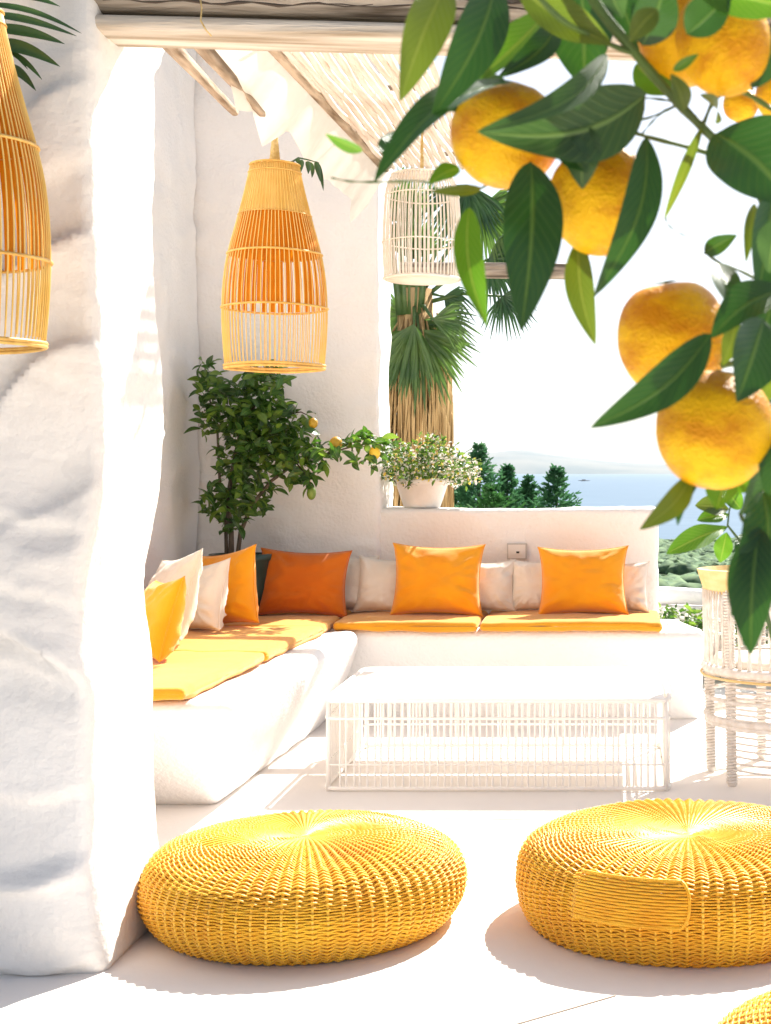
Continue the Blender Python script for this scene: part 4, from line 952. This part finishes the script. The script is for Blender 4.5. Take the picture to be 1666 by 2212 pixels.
# ------------------------------------------------------------------ fan palm behind the wall
pb = Vector((-1.46, 11.0, -1.75)); pm = thing('fan_palm', 'fan palm with shaggy dry brown skirt behind the low wall', 'palm tree', pb)
mb = MB(); mb.tube([(0, 0, -.3), (.02, 0, 1.5), (0, 0, 3.0), (-.03, 0, 4.35)], [.17, .15, .15, .13], 14); mb.build('trunk', M['palm_dry'], pm)
rn4 = random.Random(3); mb = MB()
for i in range(620):
    a = rn4.uniform(0, 2 * PI); z1 = rn4.uniform(2.2, 4.2); L = rn4.uniform(.5, 1.1); r0 = .14; bul = .06 + .05 * math.sin((z1 - 2) * 1.2) 
    pts = [(r0 * math.cos(a), r0 * math.sin(a), z1), ((r0 + bul) * math.cos(a + .05), (r0 + bul) * math.sin(a + .05), z1 - L * .3), ((r0 + bul * 1.1) * math.cos(a + rn4.uniform(-.12, .12)), (r0 + bul * 1.1) * math.sin(a), z1 - L)]
    mb.tube(pts, [.008, rn4.uniform(.006, .012), .002], 4)
o = mb.build('dry_skirt', M['palm_dry'], pm); o['kind'] = 'stuff'
def fan(cx, cy, d, rad, a0, a1, n, droop, m, nm='frond', stalk=None):
    c = P(cx, cy, d); mb = MB()
    n = int(n * 1.35)
    for i in range(n):
        a = R(a0 + (a1 - a0) * (i + rn4.uniform(-.2, .2)) / (n - 1)); L = rad * d / F * rn4.uniform(.82, 1.08) * (1 - .15 * abs(2 * i / (n - 1) - 1))
        dirv = Vector((math.cos(a), rn4.uniform(-.25, .05), math.sin(a))).normalized()
        p1 = c + dirv * L * .6; p2 = c + dirv * L + Vector((0, 0, -droop * L))
        w_ = L * .034; side = Vector((-dirv.z, 0, dirv.x)).normalized()
        V = [c - side * .002, c + side * .002]; prof_ = [(.3, 1.0), (.6, 1.0), (.8, .6), (1.0, .05)]
        for s, ww in prof_:
            q = c.lerp(p1, s / .6) if s <= .6 else p1.lerp(p2, (s - .6) / .4)
            V += [q - side * w_ * ww, q + Vector((0, w_ * .8 * ww, 0)), q + side * w_ * ww]
        Fc = [(0, 2, 3), (0, 3, 1), (1, 3, 4)]
        for r_ in range(3):
            b = 2 + r_ * 3
            for j in range(2): Fc.append((b + j, b + j + 3, b + j + 4, b + j + 1))
        mb.add([v - pb for v in V], Fc)
    o = mb.build(nm, M[m], pm)
    if stalk:
        s = MB(); s.tube([P(*stalk, 11.0) - pb, (P(*stalk, 11.0).lerp(c, .55) + Vector((0, 0, .05))) - pb, c - pb], [.02, .014, .009], 6); s.build('petiole', M['palm'], pm)
crown = (895, 660)
for f in ((905, 712, 10.8, 160, 190, 350, 30, .12, 'palm'), (895, 700, 10.7, 150, 215, 300, 22, .1, 'palm'), (890, 700, 10.9, 150, 285, 372, 18, .15, 'palm'), (935, 690, 10.7, 110, -50, 40, 14, .2, 'palm'), (870, 680, 11.0, 90, 120, 250, 14, .15, 'palm'),
          (1040, 450, 11.0, 130, -120, 40, 24, .2, 'palm'), (1055, 560, 11.0, 120, -110, 60, 22, .2, 'palm_dark'), (1010, 400, 10.8, 140, 190, 330, 22, .15, 'palm_dark'), (1085, 640, 11.0, 90, -130, 30, 18, .25, 'palm_dark'), (880, 480, 11.2, 130, 30, 170, 20, 0, 'palm'), (960, 640, 11.0, 80, -80, 30, 14, .3, 'palm_dark'),
          (890, 560, 11.1, 120, 20, 150, 20, 0, 'palm')):
    fan(*f, stalk=crown)
for x in (850, 868, 885, 902, 918):
    s = MB(); s.tube([P(x * .6 + 890 * .4, 680, 10.9) - pb, P(x, 560, 10.9) - pb, P(x + (x - 885) * .4, 450, 10.9) - pb], [.035, .022, .014], 6); s.build('petiole', M['palm'], pm)

# ------------------------------------------------------------------ conifers, scrub
def conifer(label, x, ytop, hw98, d, seed, m='conifer'):
    rn = random.Random(seed); X = (x - PX) * d / F; zt = EYE - (ytop - PY) * d / F; zb = hz(X, d) - .1; H = zt - zb
    t = thing('conifer', label, 'tree', (X, d, zb), 0, 'small conifers beyond the low wall')
    zw = EYE - (1098 - PY) * d / F; slope = (hw98 * d / F) / max(.1, zt - zw)
    mb = MB(); mb.tube([(0, 0, 0), (0, 0, H * .96)], [.10, .012], 7); mb.build('trunk', M['bark'], t)
    V = []; Fc = []; cnt = 0
    mb = MB()
    for i in range(420):
        s = rn.random() ** 1.0; hgt = H - s * min(H * .93, 2.6); r = min((H - hgt) * slope, H * .35) * rn.uniform(.55, 1.3) * (1 + .10 * math.sin(hgt * 7 + seed)) + .03
        a = rn.uniform(0, 2 * PI); ca, sa = math.cos(a), math.sin(a)
        tip = Vector((ca * r, sa * r, hgt + r * rn.uniform(.15, .6))); b0 = Vector((ca * r * .15, sa * r * .15, hgt - r * .1)); 
        nn_ = 7
        for q in range(nn_):
            f = (q + 1) / nn_; p = b0.lerp(tip, f); dd_ = (tip - b0).normalized()
            for sd_ in (-1, 1):
                sp_ = Vector((-sa * sd_, ca * sd_, rn.uniform(-.4, .6))) * .5 + dd_ * .8 + Vector((rn.gauss(0, .25), rn.gauss(0, .25), rn.gauss(0, .25)))
                sp_ = sp_.normalized() * rn.uniform(.045, .10) * (d / 22); wv = sp_.cross(Vector((rn.gauss(0, 1), rn.gauss(0, 1), rn.gauss(0, 1)))).normalized() * .013 * (d / 22)
                b = len(mb.V); mb.V += [tuple(p - wv), tuple(p + wv), tuple(p + sp_ * .7 + wv), tuple(p + sp_), tuple(p + sp_ * .7 - wv)]; mb.F.append((b, b + 1, b + 2, b + 3, b + 4)); mb.uv += [(0, 0)] * 5
    mb.build('crown', M[m], t, False)
for i, a in enumerate((('broad dark conifer right behind the flower pot', 1035, 962, 52, 20), ('slim conifer, first right of the broad one', 1096, 1008, 28, 22), ('small conifer between the two taller slim ones', 1143, 1032, 24, 23), ('pointed conifer farthest right beyond the low wall', 1203, 1010, 40, 22),
           ('low pale green conifer in front of the broad one', 1062, 1052, 34, 18), ('dark conifer directly behind the palm trunk', 985, 1000, 46, 21))):
    conifer(a[0], *a[1:], 40 + i, 'conifer2' if 'pale' in a[0] else 'conifer')

rn5 = random.Random(2); ico = []
import bmesh
bmm = bmesh.new(); bmesh.ops.create_icosphere(bmm, subdivisions=2, radius=1); iv = np.array([v.co[:] for v in bmm.verts]); ifc = [tuple(v.index for v in f.verts) for f in bmm.faces]; bmm.free()
V = []; Fc = []
for i in range(7500):
    d = 62 + 385 * rn5.random() ** 1.25; ang = rn5.uniform(-3, 12); x = d * math.tan(R(ang)); c = np.array([x, d, 0])
    if float(fbm(c, 1 / 38, 2, 4)) + rn5.uniform(-.25, .25) < -.02: continue
    rad = rn5.uniform(.3, .95) * (1 + d / 260); z = hz(x, d)
    z += float(fbm([x, d, 0], 1 / 60, 3)) * min(3.0, d * .015)
    A = iv * (1 + .35 * vnoise(iv * 2.3 + i)[:, None] + .3 * vnoise(iv * 6 + i)[:, None]) * np.array([rad, rad, rad * .62]) + np.array([x, d, z + rad * .25]); b = len(V) * len(iv); V.append(A); Fc += [tuple(j + b for j in f) for f in ifc]
o = mesh('scrub', np.concatenate(V), Fc, M['scrub'], None, True); o['kind'] = 'stuff'; o['label'] = 'dark green scrub bushes dotted over the hillside above the shore'
mb = MB(); bt = P(1262, 1024, 3500); bt.z = SEA + .2
tb_ = thing('boat', 'tiny dark boat out on the sea below the far hills', 'boat', bt)
mb.lathe([(.5, -.8), (3.2, .6), (3.4, 1.6), (.1, 1.6)], 12); o = mb.build('hull', M['dark'], tb_); o.scale = (4.2, 1, 1)
mb = MB(); mb.box((-1, 0, 2.8), (10, 3, 2.6)); mb.build('cabin', M['steel'], tb_, False)

# ------------------------------------------------------------------ woven rope armchair at the right
cx, cy, rc = .765, 6.10, .40
ch = thing('rope_armchair', 'white rope-wrapped tub chair with pale wooden rim at the right edge', 'chair', (cx, cy, 0))
def cp(a, r, z): return (r * math.cos(R(a)), r * math.sin(R(a)), z)
mb = MB(); V = []; Fc = []; A = list(range(-30, 300, 6))
for a in A:
    lift = .0; z = .80 - .10 * (.5 + .5 * math.sin(R(a) * 1.0 + 3.6)) 
    z = .805 - .05 * (1 + math.cos(R(a - 100))) * .2
    for (r_, dz) in ((rc, -.04), (rc + .030, .055), (rc + .012, .058), (rc - .018, -.037)): V.append(cp(a, r_, z + dz))
for i in range(len(A) - 1):
    for j in range(4): Fc.append((i * 4 + j, i * 4 + (j + 1) % 4, (i + 1) * 4 + (j + 1) % 4, (i + 1) * 4 + j))
Fc += [(0, 1, 2, 3), tuple(len(V) - 4 + j for j in (3, 2, 1, 0))]
M['rim_wood'] = mat('pale_yellow_wood', (.72, .50, .20), .5, (.80, .60, .30), 8, .2, 40, stretch=(1, 1, 4))
mesh('rim', V, Fc, M['rim_wood'], ch, False)
posts = [168, 216, 262, 318, 110, 50]
for a in posts:
    mb = MB(); r_ = rc - .01
    mb.tube([cp(a, r_ - .015, 0), cp(a, r_ - .01, .2), cp(a, r_, .78)], .017, 8); 
    o = mb.build('leg', M['white_paint'], ch)
    h = MB(); h.tube([(cp(a, r_ - .015 + .015 * s, .78 * s)[0] + .0185 * math.cos(s * 2 * PI * 62), cp(a, r_ - .015 + .015 * s, .78 * s)[1] + .0185 * math.sin(s * 2 * PI * 62), .01 + .76 * s) for s in np.linspace(0, 1, 62 * 8)], .006, 4); h.build('rope_wrap', M['rope_white'], o)
strand = None
for i, a in enumerate(np.arange(98, 300, 3.4)):
    mb = MB(); mb.tube([cp(a, rc + .004, .77), cp(a + (2.5 if i % 2 else -2.5), rc - .004, .45)], .0055, 5); mb.build('rope_strand', M['rope_white'], ch)
for zq, rq in ((.45, .022), (.655, .007), (.60, .006), (.255, .014), (.235, .010), (.335, .009)):
    mb = MB(); mb.tube([cp(a, rc - .008, zq + .002 * math.sin(a)) for a in range(0, 360, 8)], rq, 6, closed=True); mb.build('ring_rail', M['rope_white'], ch)
mb = MB(); mb.tube([cp(a, rc + .012, .425) for a in range(100, 300, 6)], .006, 5); mb.build('seat_trim', M['rim_wood'], ch)
for i, zq in enumerate(np.linspace(.27, .42, 8)):
    mb = MB(); mb.tube([cp(a, rc - .010, zq) for a in range(214, 320, 8)], .0052, 5); mb.build('slat', M['rope_white'], ch)
for i, zq in enumerate(np.linspace(.07, .23, 7)):
    mb = MB(); mb.tube([cp(a, rc - .016, zq) for a in range(214, 264, 8)], .0045, 5); mb.build('slat', M['rope_white'], ch)
mb = MB(); mb.lathe([(.001, .46), (rc - .05, .46), (rc - .03, .475), (rc - .05, .50), (.001, .505)], 32); mb.build('seat', M['cream'], ch)

# ------------------------------------------------------------------ air
hb = MB(); hb.box((0, 0, (-41 + 260) / 2), (62000, 62000, 301)); hzv = hb.build('haze', None, None, False)
hm = bpy.data.materials.new('haze_air'); hm.use_nodes = True; ht = hm.node_tree; ht.nodes.clear()
pvn = ht.nodes.new('ShaderNodeVolumePrincipled'); pvn.inputs['Color'].default_value = (.72, .84, 1, 1); pvn.inputs['Density'].default_value = .000032; pvn.inputs['Anisotropy'].default_value = .2
oo = ht.nodes.new('ShaderNodeOutputMaterial'); ht.links.new(pvn.outputs[0], oo.inputs['Volume']); hzv.data.materials.append(hm); tag(hzv, kind='stuff')
